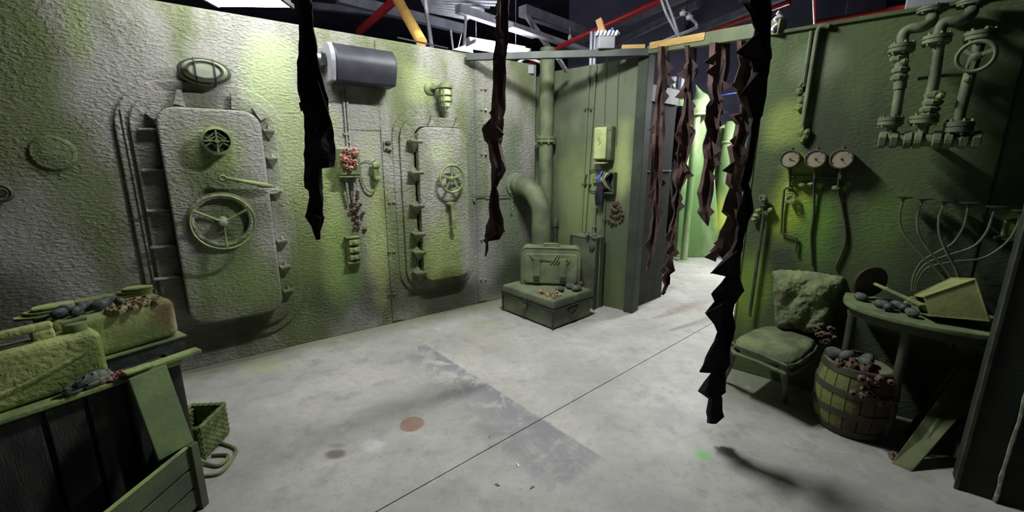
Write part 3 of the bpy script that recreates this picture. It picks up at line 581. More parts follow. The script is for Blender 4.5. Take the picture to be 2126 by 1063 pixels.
MB().ring(rrect(-gw - .13, gw + .07, -.09, gh + .09, .20, 10), rrect(-gw - .005, gw + .005, -.005, gh + .005, .105, 10), -.045, -.018).build('coaming', M['left'], h2, bevel=.008)
MB().prism(rrect(-gw + .02, gw - .02, .02, gh - .02, .10, 8), -.055, -.018).build('gasket', M['iron_dark'], h2)
for y in (294, 358, 426, 484, 522, 564):
    x, z = rel(FL, 858 + (y - 294) * .035, y, GU, GZ, .05); wedge(FL, 'dog_clip', h2, x, z, .11, M['left'], 0, .105, .095)
for x_, y_ in ((893, 254), (945, 257)):
    x, z = rel(FL, x_, y_, GU, GZ, .04); o = MB().prism([(-.035, -.035), (.03, -.035), (.0, .05)], -.08, -.03).build('corner_bracket', M['left'], h2); o.location = (x, 0, z)
x, z = rel(FL, 936, 371, GU, GZ, D2 + .05)
w2 = MB().torus((0, 0, 0), (0, -1, 0), .118, .012, 40, 10).build('handwheel', M['iron'], h2, smooth=True); w2.location = (x, -D2 - .075, z)
for k in range(5):
    a = math.radians(90 + 72 * k); c, s = math.cos(a), math.sin(a); MB().bar((.012 * c, .012, .012 * s), (.116 * c, 0, .116 * s), .020, .012, (0, 1, 0)).build('spoke', M['iron'], w2, bevel=.003)
MB().lathe([(.020, -.075), (.024, -.02), (.024, .004), (.014, .010)], axis=(0, -1, 0), n=16).build('hub', M['iron'], w2, smooth=True)
x, z = rel(FL, 937, 425, GU, GZ, D2 + .03)
hn = MB().lathe([(.028, 0), (.030, .02), (.022, .035), (.024, .05), (.012, .06)], axis=(0, -1, 0), n=16).build('lever', M['iron'], h2, smooth=True); hn.location = (x, -D2, z)
MB().box(-.045, .045, -.055, -.01, .0, .022).build('lever_collar', M['iron'], hn, bevel=.006)
MB().tube([(0, -.045, 0), (.004, -.05, -.10), (.008, -.05, -.20)], [.019, .017, .020], 10).build('lever_grip', M['iron'], hn, smooth=True)
MB().lathe([(.024, -.215), (.024, -.20)], o=(.008, -.05, 0), n=12).build('lever_tip', M['iron'], hn)
# caged jar lamp above the second hatch
u, z = FL.px(925, 222, .10); jl = on_wall(FL, 'jar_lamp', 'small caged jar lamp with domed cap above the smaller hatch', 'lamp', u, z)
MB().lathe([(.062, .152), (.060, .165), (.048, .19), (.020, .205), (.0, .207)], o=(0, -.11, 0), n=20).build('cap', M['iron'], jl, smooth=True)
MB().lathe([(.0, -.01), (.036, 0), (.044, .03), (.044, .14), (.038, .155)], o=(0, -.11, 0), n=20).build('glass_jar', M['lens'], jl, smooth=True)
for k, hz_ in enumerate((.045, .095)): MB().torus((0, -.11, hz_), (0, 0, 1), .052, .006, 24, 6).build('cage_hoop', M['iron'], jl, smooth=True)
for k in range(4):
    a = math.radians(45 + 90 * k); c, s = math.cos(a), math.sin(a); MB().tube([(.052 * c, -.11 + .052 * s, .155), (.052 * c, -.11 + .052 * s, .03), (.02 * c, -.11 + .02 * s, -.02)], .005, 6).build('cage_wire', M['iron'], jl)
MB().tube(spline([(0, -.10, .175), (-.045, -.09, .165), (-.085, -.03, .15), (-.09, 0, .15)], 5), .018, 10).build('arm', M['iron'], jl, smooth=True)
MB().lathe([(.055, 0), (.055, .012), (.04, .025)], o=(-.095, 0, .155), axis=(0, -1, 0), n=16).build('wall_plate', M['iron'], jl, smooth=True)
# loudspeaker
u0, z0 = FL.px(693, 110, .22); u1, z1 = FL.px(818, 118, .22); zc = 2.145
sp = on_wall(FL, 'loudspeaker', 'black barrel-shaped loudspeaker hung horizontally at the top of the hatch wall', 'speaker', (u0 + u1) / 2, zc)
Ls = (u1 - u0) / 2 + .015
prof = [(-.02, .11), (.0, .13), (.07, .14), (.12, .128), (.165, .09), (.19, .04), (.19, .0), (.175, -.06), (.15, -.13), (.0, -.135), (-.02, -.11)]
Mx = Matrix(((0, 1, 0, 0), (-1, 0, 0, -.05), (0, 0, 1, 0), (0, 0, 0, 1)))
MB().prism([(a, b) for a, b in prof], -Ls + .02, Ls, Mx).build('cabinet', M['black'], sp, smooth=True, bevel=.012, segs=3)
MB().prism([(a * 1.02 - .002, b * 1.02) for a, b in prof], -Ls - .012, -Ls + .022, Mx).build('end_cap', M['silver'], sp, bevel=.008)
br = MB().box(-Ls - .055, -Ls - .02, -.14, -.001, -.03, .06).build('bracket', M['black'], sp, bevel=.006)
MB().lathe([(.022, 0), (.020, .02), (.012, .03)], o=(-Ls - .055, -.13, .03), axis=(-1, 0, 0), n=12).build('bracket_knob', M['white'], br, smooth=True)
MB().box(-.06, .06, -.055, -.001, -.05, .05).build('wall_bracket', M['black'], sp)
# conduits below the loudspeaker
for k, x in enumerate((716, 724)):
    ua, za = FL.px(x - (0, 0)[k], 150, .012); ub_, zb = FL.px(x + 6, 312 + 20 * k, .012)
    t = on_wall(FL, 'wall_conduit', ('left thin conduit under the loudspeaker down to the junction box', 'right thin conduit under the loudspeaker down to the junction box')[k], 'conduit', ub_, zb, 'conduits under the loudspeaker')
    MB().tube([(0, -.012, 0), (0, -.012, za - zb)], .008 + .003 * k, 8).build('tube', M['left'], t, smooth=True)
    for q in (.2, .7): MB().box(-.018, .018, -.022, 0, (za - zb) * q, (za - zb) * q + .015).build('saddle', M['iron'], t)
# barnacles
def barnacle_mesh(name, m):
    b = MB().lathe([(.020, 0), (.017, .008), (.0125, .017), (.010, .018), (.006, .006)], n=7); o = b.build(name, m, smooth=False); return o
BN = {}
def cluster(name, label, loc, rot, pts, key, r=1.0, group=None, F=None):
    """a cluster of barnacles: pts are local (x, y, z) with outward direction n"""
    t = thing(name, label, 'barnacles', loc, rot, group)
    for i, (p, n) in enumerate(pts):
        q = Vector((0, 0, 1)).rotation_difference(Vector(n).normalized()).to_euler(); s = r * random.uniform(.65, 1.25)
        if key not in BN:
            BN[key] = barnacle_mesh('barnacle', M[key]); o = BN[key]; o.parent = t; o.location = p; o.rotation_euler = q; o.scale = (s,) * 3
        else: inst(BN[key], t, p, q, (s,) * 3)
    return t
def scatter(n, sx, sz, y=0.0, nd=(0, -1, 0), lift=.012):
    out = []
    for _ in range(n):
        a, r = random.uniform(0, 6.28), math.sqrt(random.random())
        out.append(((sx * r * math.cos(a), y - random.uniform(0, lift), sz * r * math.sin(a)), (random.gauss(nd[0], .3), nd[1] + random.gauss(0, .15), random.gauss(nd[2] - .1, .3))))
    return out
def scatter_up(n, sx, sy, z=0.0, lift=.015):
    return [((sx * r * math.cos(a), sy * r * math.sin(a), z + random.uniform(-.003, lift)), (random.gauss(0, .35), random.gauss(-.2, .35), 1)) for a, r in ((random.uniform(0, 6.28), math.sqrt(random.random())) for _ in range(n))]
# junction box
u, z = FL.px(729, 365, .09); jb_ = on_wall(FL, 'junction_box', 'square junction box crusted with pink barnacles on the hatch wall', 'box', u, z)
MB().box(-.085, .085, -.09, -.001, 0, .215).build('body', M['left'], jb_, bevel=.012); MB().box(-.078, .078, -.104, -.09, .008, .207).build('cover', M['iron'], jb_, bevel=.005)
MB().box(-.09, .092, -.10, -.05, -.012, 0).build('lip', M['iron'], jb_, bevel=.003)
for k, dx in enumerate((-.03, .03)): MB().tube([(dx, -.05, 0), (dx, -.05, -.08), (dx * .6, -.03, -.22)], .012, 8).build('outlet_pipe', M['left'], jb_, smooth=True)
cluster('barnacle_cluster', 'pink barnacle cluster growing on the square junction box', FL.W(u - .008, -.105, z + .14), FL.a, scatter(26, .062, .085, 0, lift=.03), 'pink', 1.0, 'barnacle clusters')
# handset with cord
u, z = FL.px(780, 358, .04); ph = on_wall(FL, 'wall_telephone', 'telephone handset hanging on the hatch wall with a looping cord', 'telephone', u, z)
MB().box(-.022, .026, -.06, -.02, -.06, .075).build('handset', M['iron'], ph, bevel=.014, segs=3); MB().box(-.027, .031, -.072, -.02, .035, .08).build('earpiece', M['iron'], ph, bevel=.012); MB().box(-.016, .034, -.068, -.02, -.066, -.03).build('mouthpiece', M['iron'], ph, bevel=.012)
MB().box(-.03, .035, -.02, -.001, -.03, .05).build('cradle', M['left'], ph, bevel=.004)
MB().tube(spline([(.012, -.045, -.06), (.008, -.04, -.11), (-.035, -.03, -.16), (-.085, -.025, -.13), (-.12, -.02, -.02), (-.125, -.02, .06)], 6), .0065, 7).build('cord', M['iron'], ph, smooth=True)
MB().tube(spline([(-.10, -.015, .085), (-.06, -.02, .10), (-.02, -.02, .09), (.02, -.02, .115)], 5), .005, 6).build('hook_wire', M['bead'], ph, smooth=True)
# barnacle string and the box with three knobs
u, z = FL.px(742, 440, .03)
pts = [((random.gauss(.0, .018) + .02 * math.sin(k), -random.uniform(.0, .02), .15 - .30 * k / 26), (random.gauss(0, .4), -1, random.gauss(0, .3))) for k in range(27)]
cluster('barnacle_cluster', 'brown barnacles strung below the junction box', FL.W(u, -.006, z), FL.a, pts, 'brown_b', .95, 'barnacle clusters')
u, z = FL.px(738, 544, .05); kb = on_wall(FL, 'control_box', 'narrow control box with three round knobs low on the hatch wall', 'box', u, z)
MB().box(-.052, .052, -.045, -.001, 0, .205).build('body', M['left'], kb, bevel=.008); MB().box(-.06, .06, -.06, -.001, .20, .215).build('lid', M['iron'], kb, bevel=.004); MB().box(-.06, .06, -.062, -.001, -.012, .004).build('foot', M['iron'], kb, bevel=.004)
for k in range(3):
    MB().box(-.042, .046, -.064, -.045, .02 + .063 * k, .062 + .063 * k).build('module', M['iron'], kb, bevel=.006, loc=(0, 0, 0))
    MB().lathe([(.018, 0), (.016, .02), (.006, .024)], o=(.006, -.062, .041 + .063 * k), axis=(0, -1, 0), n=12).build('knob', M['iron'], kb, smooth=True)
u, z = FL.px(806, 308, .03); sw = on_wall(FL, 'toggle_switch', 'small crusted switch on the seam left of the smaller hatch', 'switch', u, z)
MB().box(-.035, .035, -.03, -.001, -.02, .06).build('plate', M['left'], sw, bevel=.008); MB().ball((0, -.035, .045), (.028, .02, .018), 10, 6).build('upper_button', M['iron_dark'], sw, smooth=True); MB().ball((-.012, -.03, .0), (.014, .014, .012), 8, 6).build('lower_button', M['iron'], sw, smooth=True); MB().ball((.02, -.03, -.012), (.012, .012, .010), 8, 6).build('lower_button', M['iron'], sw, smooth=True)
u, z = FL.px(2, 400, .03); t = on_wall(FL, 'wall_ring', 'small dark ring fitting at the left edge of the hatch wall', 'ring', u, z)
MB().torus((0, -.03, 0), (0, -1, 0), .04, .012, 20, 8).build('ring', M['iron_dark'], t, smooth=True); MB().lathe([(.02, 0), (.016, .03)], axis=(0, -1, 0), n=10).build('stud', M['iron_dark'], t)
u, z = FL.px(110, 318, 0); t = on_wall(FL, 'plaster_boss', 'faint round crusted plaster boss on the wall left of the large hatch', 'plaster', u, z)
MB().lathe([(.10, 0), (.095, .010), (.06, .016), (.0, .018)], axis=(0, -1, 0), n=24).build('boss', M['left'], t, smooth=True); MB().torus((0, -.008, 0), (0, -1, 0), .085, .007, 24, 6).build('rim', M['left'], t, smooth=True)
# horizontal rod with chain, and the elbow pipe
u, z = FL.px(1058, 406, .03); ua_, za_ = FL.px(985, 408, .03); t = on_wall(FL, 'chain_rod', 'thin horizontal rod with a hanging chain beside the elbow pipe', 'rod', u, z)
MB().tube([(ua_ - u, -.03, za_ - z), (.03, -.03, 0)], .006, 6).build('rod', M['iron_dark'], t)
MB().box(ua_ - u - .02, ua_ - u + .02, -.03, 0, za_ - z - .05, za_ - z + .04).build('end_bracket', M['left'], t, bevel=.004)
for k in range(8): MB().torus((.03, -.03, -.015 - .022 * k), ((1, 0, 0), (0, 1, 0))[k % 2], .010, .0035, 10, 5).build('chain_link', M['iron'], t)
eu, ez = FL.px(1076, 384, .05); p0 = FL.W(eu, 0, ez); ep = thing('elbow_pipe', 'fat green elbow pipe bending down out of the hatch wall', 'pipe', p0)
e0 = FL.W(eu, -.10, ez) - p0; yd = (p0.y - .18); e1 = at_y(1108, 400, yd) - p0; e2 = at_y(1124, 440, yd - .05) - p0; e3 = at_y(1122, 520, yd - .05) - p0; e3 = Vector((e2.x, e2.y, .275 - p0.z))
MB().tube([Vector((0, 0, 0)), e0, e0.lerp(e1, .5) + Vector((0, 0, .02)), e1, e1.lerp(e2, .7) + Vector((.01, 0, .01)), e2, e3], .098, 18).build('pipe', M['pipe_green'], ep, smooth=True)
MB().lathe([(.125, 0), (.125, .02), (.10, .03)], o=(0, 0, 0), axis=-FL.i, n=20).build('wall_flange', M['left'], ep, smooth=True)
MB().torus(e0, -FL.i, .09, .012, 20, 6).build('collar', M['left'], ep, smooth=True); MB().torus(e2 - Vector((0, 0, .01)), (0, 0, 1), .089, .008, 20, 6).build('weld_ring', M['pipe_green'], ep, smooth=True)
# vertical pipe in the corner
vp = at_y(1132, 400, 4.48); vp.z = 0; tp = thing('vertical_pipe', 'tall grey green pipe with a bolted flange in the wall corner', 'pipe', vp)
MB().tube([(0, 0, 0), (0, 0, 2.52)], .072, 18).build('pipe', M['pipe_green'], tp, smooth=True)
zf = 1.66; MB().lathe([(.075, -.03), (.10, -.028), (.10, -.004), (.085, -.002), (.085, .002), (.10, .004), (.10, .028), (.075, .03)], o=(0, 0, zf), n=20).build('flange', M['pipe_green'], tp, smooth=True)
for k in range(8):
    a = k * math.pi / 4 + .2; MB().tube([(.092 * math.cos(a), .092 * math.sin(a), zf - .045), (.092 * math.cos(a), .092 * math.sin(a), zf + .045)], .008, 6).build('bolt', M['iron'], tp)
t = thing('standpipe', 'short dark capped standpipe between the elbow pipe and the tall case', 'pipe', at_y(1153, 460, 4.5) * Vector((1, 1, 0)) if False else Vector((at_y(1153, 480, 4.5).x, 4.5, 0)))
MB().tube([(0, 0, 0), (0, 0, .78)], .028, 12).build('pipe', M['iron_dark'], t, smooth=True); MB().lathe([(.034, .76), (.034, .82), (.02, .85), (.012, .88)], n=12).build('cap', M['iron_dark'], t, smooth=True)

# ------------------------------------------------------------------ back panel fittings
u, z = FB.px(1251, 333, .08); eb = on_wall(FB, 'switch_box', 'lime green electrical box with a raised cover on the back panel', 'box', u, z)
MB().box(-.085, .085, -.09, -.001, 0, .31).build('body', M['pipe_green'], eb, bevel=.012); MB().box(-.085, .045, -.115, -.09, .01, .30).build('cover', M['box_face'], eb, bevel=.014, segs=3)
MB().box(-.08, .04, -.11, -.03, -.03, -.018).build('drip_lip', M['box_face'], eb, bevel=.003); MB().box(-.06, .05, -.07, -.02, -.02, 0).build('neck', M['iron_dark'], eb)
for sx in (-1, 1):
    for sz in (.03, .28): MB().lathe([(.010, 0), (.008, .008)], o=(.066 if sx > 0 else -.092, -.09, sz), axis=(0, -1, 0), n=8).build('screw', M['iron'], eb)
zg = [(.0, .21), (-.018, .185), (.012, .165), (-.012, .135)]
for a, b in zip(zg[:-1], zg[1:]): MB().bar((-.02 + a[0], -.116, a[1]), (-.02 + b[0], -.116, b[1]), .004, .004).build('bolt_mark', M['iron'], eb)
u, z = FB.px(1261, 402, .05); ob = on_wall(FB, 'open_box', 'small open box with loose green and blue wires under the electrical box', 'box', u, z)
MB().ring([(-.06, 0), (.07, 0), (.07, .20), (-.06, .20)], [(-.045, .012), (.058, .012), (.058, .188), (-.045, .188)], -.07, -.001).build('case', M['iron_dark'], ob, bevel=.004); MB().box(-.05, .06, -.012, -.002, .01, .19).build('back_plate', M['iron_dark'], ob)
for k, (mm, q) in enumerate((('blue', -.03), ('iron', 0), ('box_face', .02), ('blue', -.045), ('cable', .03), ('box_face', -.012))):
    MB().tube(spline([(q, -.03, .19), (q - .02, -.09, .20 - .01 * k), (q - .03, -.10, .13), (q - .02 + .01 * k, -.05, .05)], 5), .008, 6).build('wire', M[mm], ob, smooth=True)
u, z = FB.px(1246, 428, .08); bc = on_wall(FB, 'black_bag', 'crumpled black plastic hanging beside the open box', 'bag', u, z)
m = MB(); 
for k, (dx, r0, r1, zt) in enumerate(((0, .034, .012, .27), (-.025, .024, .010, .20), (.022, .020, .008, .22))): m.tube([(dx, -.07, zt), (dx - .008, -.085, zt * .7), (dx - .014, -.08, zt * .35), (dx - .026, -.07, 0)], [r1, r0, r0 * .9, r1 * .6], 7)
m.build('sheet', M['cloth_black'], bc, smooth=True)
u, z = FB.px(1228, 375, .02); t = on_wall(FB, 'cable_loop', 'thin black cable loop left of the open box', 'cable', u, z)
MB().tube(arc((.035, -.02, 0), .105, 60, 290, 20, (1, 0, 0), (0, 0, 1)), .005, 6).build('cable', M['cable'], t, smooth=True); MB().box(.02, .06, -.03, 0, -.02, .02).build('clip', M['iron'], t)
u, z = FB.px(1277, 425, .02)
pts = [((.05 * math.cos(a) * q + .0, -.01, .05 * math.sin(a) * q - .10 * q + .06), (0, -1, -.1)) for q in (.4, .8, 1.2, 1.6) for a in (-2.4, -1.9, -1.4, -.9, -.4, .1)]
cluster('barnacle_cluster', 'brown fan of barnacles at the end of the back panel', FB.W(u, -.002, z), FB.a, pts, 'brown_b', 1.0, 'barnacle clusters')
for k, (x0, y0, x1, y1, r, lab) in enumerate(((1224, 135, 1206, 482, .010, 'left conduit of the pair running down the back panel'), (1238, 135, 1214, 482, .012, 'right conduit of the pair running down the back panel'), (1236, 432, 1228, 600, .013, 'lower conduit below the black plastic on the back panel'), (1256, 410, 1248, 600, .011, 'lower conduit below the open box on the back panel'), (1259, 110, 1254, 268, .004, 'hair thin wire above the electrical box'), (1284, 130, 1279, 300, .004, 'hair thin wire right of the electrical box'))):
    ua_, za_ = FB.px(x0, y0, .015); ub_, zb_ = FB.px(x1, y1, .015); um = (ua_ + ub_) / 2
    t = on_wall(FB, 'panel_conduit', lab, 'conduit', um, zb_, 'conduits on the back panel')
    MB().tube([(ua_ - um, -.016, min(za_, 2.4) - zb_), (ub_ - um, -.016, 0)], r, 8).build('tube', M['back'], t, smooth=True)
    if r > .009:
        for q in (.3, .75): MB().box(-.02, .02, -.028, 0, (za_ - zb_) * q, (za_ - zb_) * q + .014).build('saddle', M['iron_dark'], t)

# ------------------------------------------------------------------ luggage
c0, c1, c2 = at_z(1045, 645, 0), at_z(1148, 686, 0), at_z(1225, 655, 0)
ta = math.atan2(c1.y - c0.y, c1.x - c0.x); TL = (c1 - c0).length; TW = .52; TH = .27
tr = thing('storage_trunk', 'large green trunk with a dark lid seam standing on the floor', 'trunk', c0, ta)     # local x along the front, y back
MB().box(0, TL, 0, TW, .012, TH - .075).build('body', M['trunk'], tr, bevel=.012); MB().box(-.006, TL + .006, -.006, TW + .006, TH - .07, TH).build('lid', M['trunk'], tr, bevel=.014)
for zz, hh_ in ((TH - .096, .018), (TH - .070, .014)): MB().ring([(-.016, -.016), (TL + .016, -.016), (TL + .016, TW + .016), (-.016, TW + .016)], [(.0, .0), (TL, .0), (TL, TW), (.0, TW)], 0, hh_).build('edge_band', M['trunk_trim'], tr).matrix_basis = Matrix(((1, 0, 0, 0), (0, 0, 1, 0), (0, 1, 0, zz), (0, 0, 0, 1)))
lt = MB().box(TL * .5 - .02, TL * .5 + .02, -.028, -.004, TH - .13, TH - .05).build('latch', M['trunk_trim'], tr, bevel=.004); MB().torus((TL * .5, -.032, TH - .125), (0, 1, 0), .014, .004, 12, 6).build('latch_ring', M['iron'], lt)
hd_ = MB().tube(arc((TL + .01, TW * .5, TH - .13), .05, 180, 360, 8, (0, 1, 0), (0, 0, 1)), .007, 6).build('handle', M['trunk_trim'], tr, smooth=True); MB().box(TL, TL + .012, TW * .5 - .07, TW * .5 + .07, TH - .14, TH - .11).build('handle_plate', M['trunk_trim'], hd_)
for xx in (.0, TL): MB().box(xx - .01, xx + .01, -.01, .0, .012, TH - .09).build('corner_strip', M['trunk_trim'], tr)
trl = lambda x, y, z: tr.matrix_basis @ Vector((x, y, z)) if False else c0 + Vector((math.cos(ta) * x - math.sin(ta) * y, math.sin(ta) * x + math.cos(ta) * y, z))
# soft suitcase
sc0 = at_z(1082, 592, TH + .001); sc1 = at_z(1203, 596, TH + .001)
sa = math.atan2(sc1.y - sc0.y, sc1.x - sc0.x); SL = .52
sa = math.radians(-8); sm = at_z(1142, 592, TH + .002)
sx_ = thing('soft_suitcase', 'dusty green soft suitcase standing upright on the trunk', 'suitcase', sm, sa)
SL = at_z(1203, 594, TH).x - at_z(1082, 594, TH).x; SH = .365
MB().prism(rrect(-SL / 2, SL / 2, 0, SH, .05, 6), 0, .16).build('shell', M['case'], sx_, bevel=.012)
MB().prism(rrect(-SL / 2 + .025, SL / 2 - .025, .02, SH - .05, .04, 6), -.022, .0).build('front_pocket', M['case'], sx_, bevel=.010, segs=3)
for yy in (.0, .155): 
    P = rrect(-SL / 2, SL / 2, 0, SH, .05, 6); MB().tube([(a, yy, b) for a, b in P + P[:1]], .006, 6, False).build('piping', M['case'], sx_, smooth=True)
for xx in (-.13, .12):
    st_ = MB().box(xx - .03, xx + .03, -.044, -.02, .03, SH - .09).build('strap', M['case'], sx_, bevel=.004); MB().box(xx - .028, xx + .028, -.054, -.042, .06, .10).build('buckle', M['trunk_trim'], st_)
for k in range(6): MB().tube(spline([(.06 + .022 * k, -.024, SH - .06), (.03 + .03 * k, -.028, SH - .11), (.0 + .03 * k, -.024, SH - .15)], 4), .006, 6).build('crease', M['case'], sx_, smooth=True)
for k in range(3): MB().tube(spline([(-.20 + .022 * k, -.024, SH - .06 - .03 * k), (-.16 + .02 * k, -.028, SH - .11 - .03 * k), (-.13, -.024, SH - .15 - .03 * k)], 4), .006, 6).build('crease', M['case'], sx_, smooth=True)
MB().bar((-.17, -.026, SH - .115), (.18, -.026, SH - .12), .006, .006).build('zip', M['trunk_trim'], sx_); MB().box(-.02, .03, -.03, -.02, SH - .12, SH - .10).build('badge', M['iron'], sx_)
MB().tube(spline([(-.07, .08, SH), (-.065, .08, SH + .022), (0, .08, SH + .028), (.065, .08, SH + .022), (.07, .08, SH)], 4), .012, 8).build('handle', M['case'], sx_, smooth=True)
# tall case behind
tb = at_z(1233, 643, 0); tca = math.radians(-44)
tc_ = thing('tall_case', 'tall dark case standing on end behind the trunk', 'case', tb, tca)
CH = .72; MB().box(-.30, .0, 0, .12, 0, CH).build('body', M['case_dark'], tc_, bevel=.01)
MB().box(-.306, .006, -.006, .126, CH - .012, CH + .012).build('lid', M['trunk'], tc_, bevel=.005)
for yy in (.06,): MB().box(-.306, .008, yy - .008, yy + .008, 0, CH).build('rib', M['trunk'], tc_, bevel=.003)
for (xx, yy) in ((0, 0), (-.30, 0), (0, .12)): MB().box(xx - .010, xx + .010, yy - .010, yy + .010, 0, CH).build('corner_strip', M['trunk_trim'], tc_)
la = MB().lathe([(.03, 0), (.028, .015), (.012, .02)], o=(-.05, -.006, CH - .09), axis=(0, -1, 0), n=12).build('latch', M['iron_dark'], tc_, smooth=True)
cluster('barnacle_cluster', 'dark barnacles on top of the tall case', tb + Vector((math.cos(tca) * -.07, math.sin(tca) * -.07 + .02, CH + .012)), tca, scatter_up(14, .07, .04), 'grey_b', 1.2, 'barnacle clusters')
q = at_z(1142, 612, TH); cluster('barnacle_cluster', 'tan barnacles on the front corner of the trunk lid', Vector((q.x, q.y, TH)), ta, scatter_up(24, .11, .06, .0, .03), 'tan', 1.2, 'barnacle clusters')
def shell(name, label, loc, rot, key, L=.09, wdt=.05, hgt=.03, group='shells and mussels', cat='shell'):
    t = thing(name, label, cat, loc, rot, group)
    m = MB(); m.ball((0, 0, hgt * .5), (L / 2, wdt / 2, hgt / 2), 10, 6, .05); m.build('valve', M[key], t, smooth=True)
    for k in range(3): MB().tube(arc((0, 0, hgt * .5), wdt * .5 * (1.0 - .12 * k), 10, 170, 8, (0, 1, 0), (0, 0, .62)), .0025, 5).build('ridge', M[key], t).location = (L * (.0 + .12 * (k - 1)), 0, 0)
    return t
for k, (x, y, kk) in enumerate(((1160, 606, 'grey_b'), (1185, 600, 'grey_b'), (1200, 592, 'brown_b'), (1197, 604, 'grey_b'))):
    q = at_z(x, y, TH); shell('mussel_shell', ('grey mussel shell behind the tan barnacles on the trunk', 'grey mussel shell at the trunk lid edge by the suitcase corner', 'brown mussel shell beside the tall case on the trunk', 'grey mussel shell at the right corner of the trunk lid')[k], Vector((q.x, q.y, TH + .001)), random.uniform(0, 3), kk, .12, .07, .055)

# ------------------------------------------------------------------ crates and cans in the left foreground
FA = Frame((-1.86, .99), 58.5); AL, AD, AH = .815, .48, .60
ca = thing('tall_crate', 'tall slatted wooden crate with mossy rim in the left foreground', 'crate', FA.W(0, 0, 0), FA.a)
g1 = FA.px(92, 880)[0]; g2 = FA.px(178, 840)[0]; gp = FA.px(262, 815)[0]; gq = FA.px(306, 790)[0]
edges = [.0, g1 - .008, g1 + .008, g2 - .007, g2 + .007, gp - .012, gp + .012, AL]
for a, b in zip(edges[0::2], edges[1::2]): MB().box(a, b, 0, .02, .02, AH - .01).build('plank', M['crate'], ca, bevel=.003)
MB().box(gp + .002, gq, -.03, -.001, .0, AH + .015).build('post', M['crate'], ca, bevel=.004)
MB().box(.0, AL, .021, .028, .02, AH - .01).build('liner', M['cable'], ca)
MB().box(-.02, AL + .01, -.022, .05, AH - .002, AH + .02).build('rim', M['crate_rim'], ca, bevel=.006)
MB().box(-.02, AL + .01, AD - .03, AD + .01, AH, AH + .02).build('rim', M['crate_rim'], ca, bevel=.006)
MB().box(0, AL, .05, AD - .03, AH - .03, AH).build('top_board', M['crate'], ca); MB().box(0, .02, .02, AD, 0, AH).build('end_board', M['crate'], ca); MB().box(AL - .02, AL, .03, AD, 0, AH).build('end_board', M['crate'], ca); MB().box(0, AL, AD, AD + .02, 0, AH).build('back_board', M['crate'], ca)
wA = lambda x, y, z: FA.W(x, y, z)
tu = FA.px(214, 762)[0]
ty = thing('shallow_tray', 'shallow dark tray under the rear fuel can', 'tray', wA(.535, .145, AH + .002), FA.a)
MB().ring([(-.04, 0), (.36, 0), (.36, .32), (-.04, .32)], [(-.025, .015), (.345, .015), (.345, .305), (-.025, .305)], 0, .055).build('sides', M['crate'], ty).matrix_basis = Matrix(((1, 0, 0, 0), (0, 0, 1, 0), (0, 1, 0, 0), (0, 0, 0, 1)))
MB().box(-.03, .35, .005, .31, .003, .01).build('base', M['crate'], ty); MB().box(-.05, .37, -.008, .33, .055, .062).build('lip', M['crate_rim'], ty)
def jerry(name, label, loc, rot, L, Dp, H, handle=True, mk='jerry'):
    t = thing(name, label, 'fuel can', loc, rot, 'fuel cans on the crate')
    MB().prism(rrect(0, L, 0, H, .035, 5), 0, Dp).build('body', M[mk], t, bevel=.028, segs=4)
    if handle:
        hm = MB(); hm.box(.03, .09, Dp * .32, Dp * .62, H - .01, H + .035); hm.box(L - .17, L - .11, Dp * .32, Dp * .62, H - .01, H + .035); hm.box(.03, L - .11, Dp * .34, Dp * .60, H + .03, H + .06); hm.build('handle', M['jerry'], t, bevel=.012, segs=3)
        MB().box(.09, L - .17, Dp * .28, Dp * .66, H - .002, H + .003).build('grip_recess', M['iron_dark'], t)
        cp = MB().lathe([(.034, 0), (.034, .03), (.028, .034)], o=(L - .055, Dp * .5, H), n=16).build('cap', M['iron'], t, smooth=True); MB().box(L - .09, L - .02, Dp * .5 - .012, Dp * .5 + .012, H + .034, H + .042).build('cap_grip', M['iron'], cp)
    else: MB().box(L * .02, L * .10, Dp * .3, Dp * .7, H * .35, H * .65).build('end_recess', M['iron_dark'], t)
    if handle: MB().tube(spline([(.04, .001, H * .28), (L * .45, -.003, H * .40), (L - .05, .001, H * .66)], 5), .008, 6).build('pressed_rib', M['jerry'], t, smooth=True)
    return t
jerry('fuel_can', 'front moulded fuel can with a carry handle on the tall crate', wA(.215, .018, AH + .021), FA.a, .385, .126, .205)
j2 = jerry('fuel_can', 'rear fuel can lying flat on the shallow tray', wA(.497, .150, AH + .066), FA.a, .39, .31, .18, False, 'jerry2')
z2 = AH + .066 + .18
pts = [((random.uniform(-.09, .07), random.uniform(-.035, .07), random.uniform(0, .01)), (random.gauss(0, .3), -.4, 1)) for _ in range(26)]
cluster('barnacle_cluster', 'tan barnacles spilling over the rear fuel can top', wA(.76, .175, z2 - .005), FA.a, pts, 'tan', .9, 'barnacle clusters')
for k in range(9):
    a, b = .54 + .022 * k, .23 + .03 * math.sin(k * 2.1)
    shell('mussel_shell', ('first', 'second', 'third', 'fourth', 'fifth', 'sixth', 'seventh', 'eighth', 'ninth')[k] + ' dark mussel from the left along the rear fuel can top', wA(a, b, z2 + .001 + .004 * (k % 2)), FA.a + random.uniform(-1.5, 1.5), 'blue_b', .06, .036, .04, 'dark mussels on the rear fuel can')
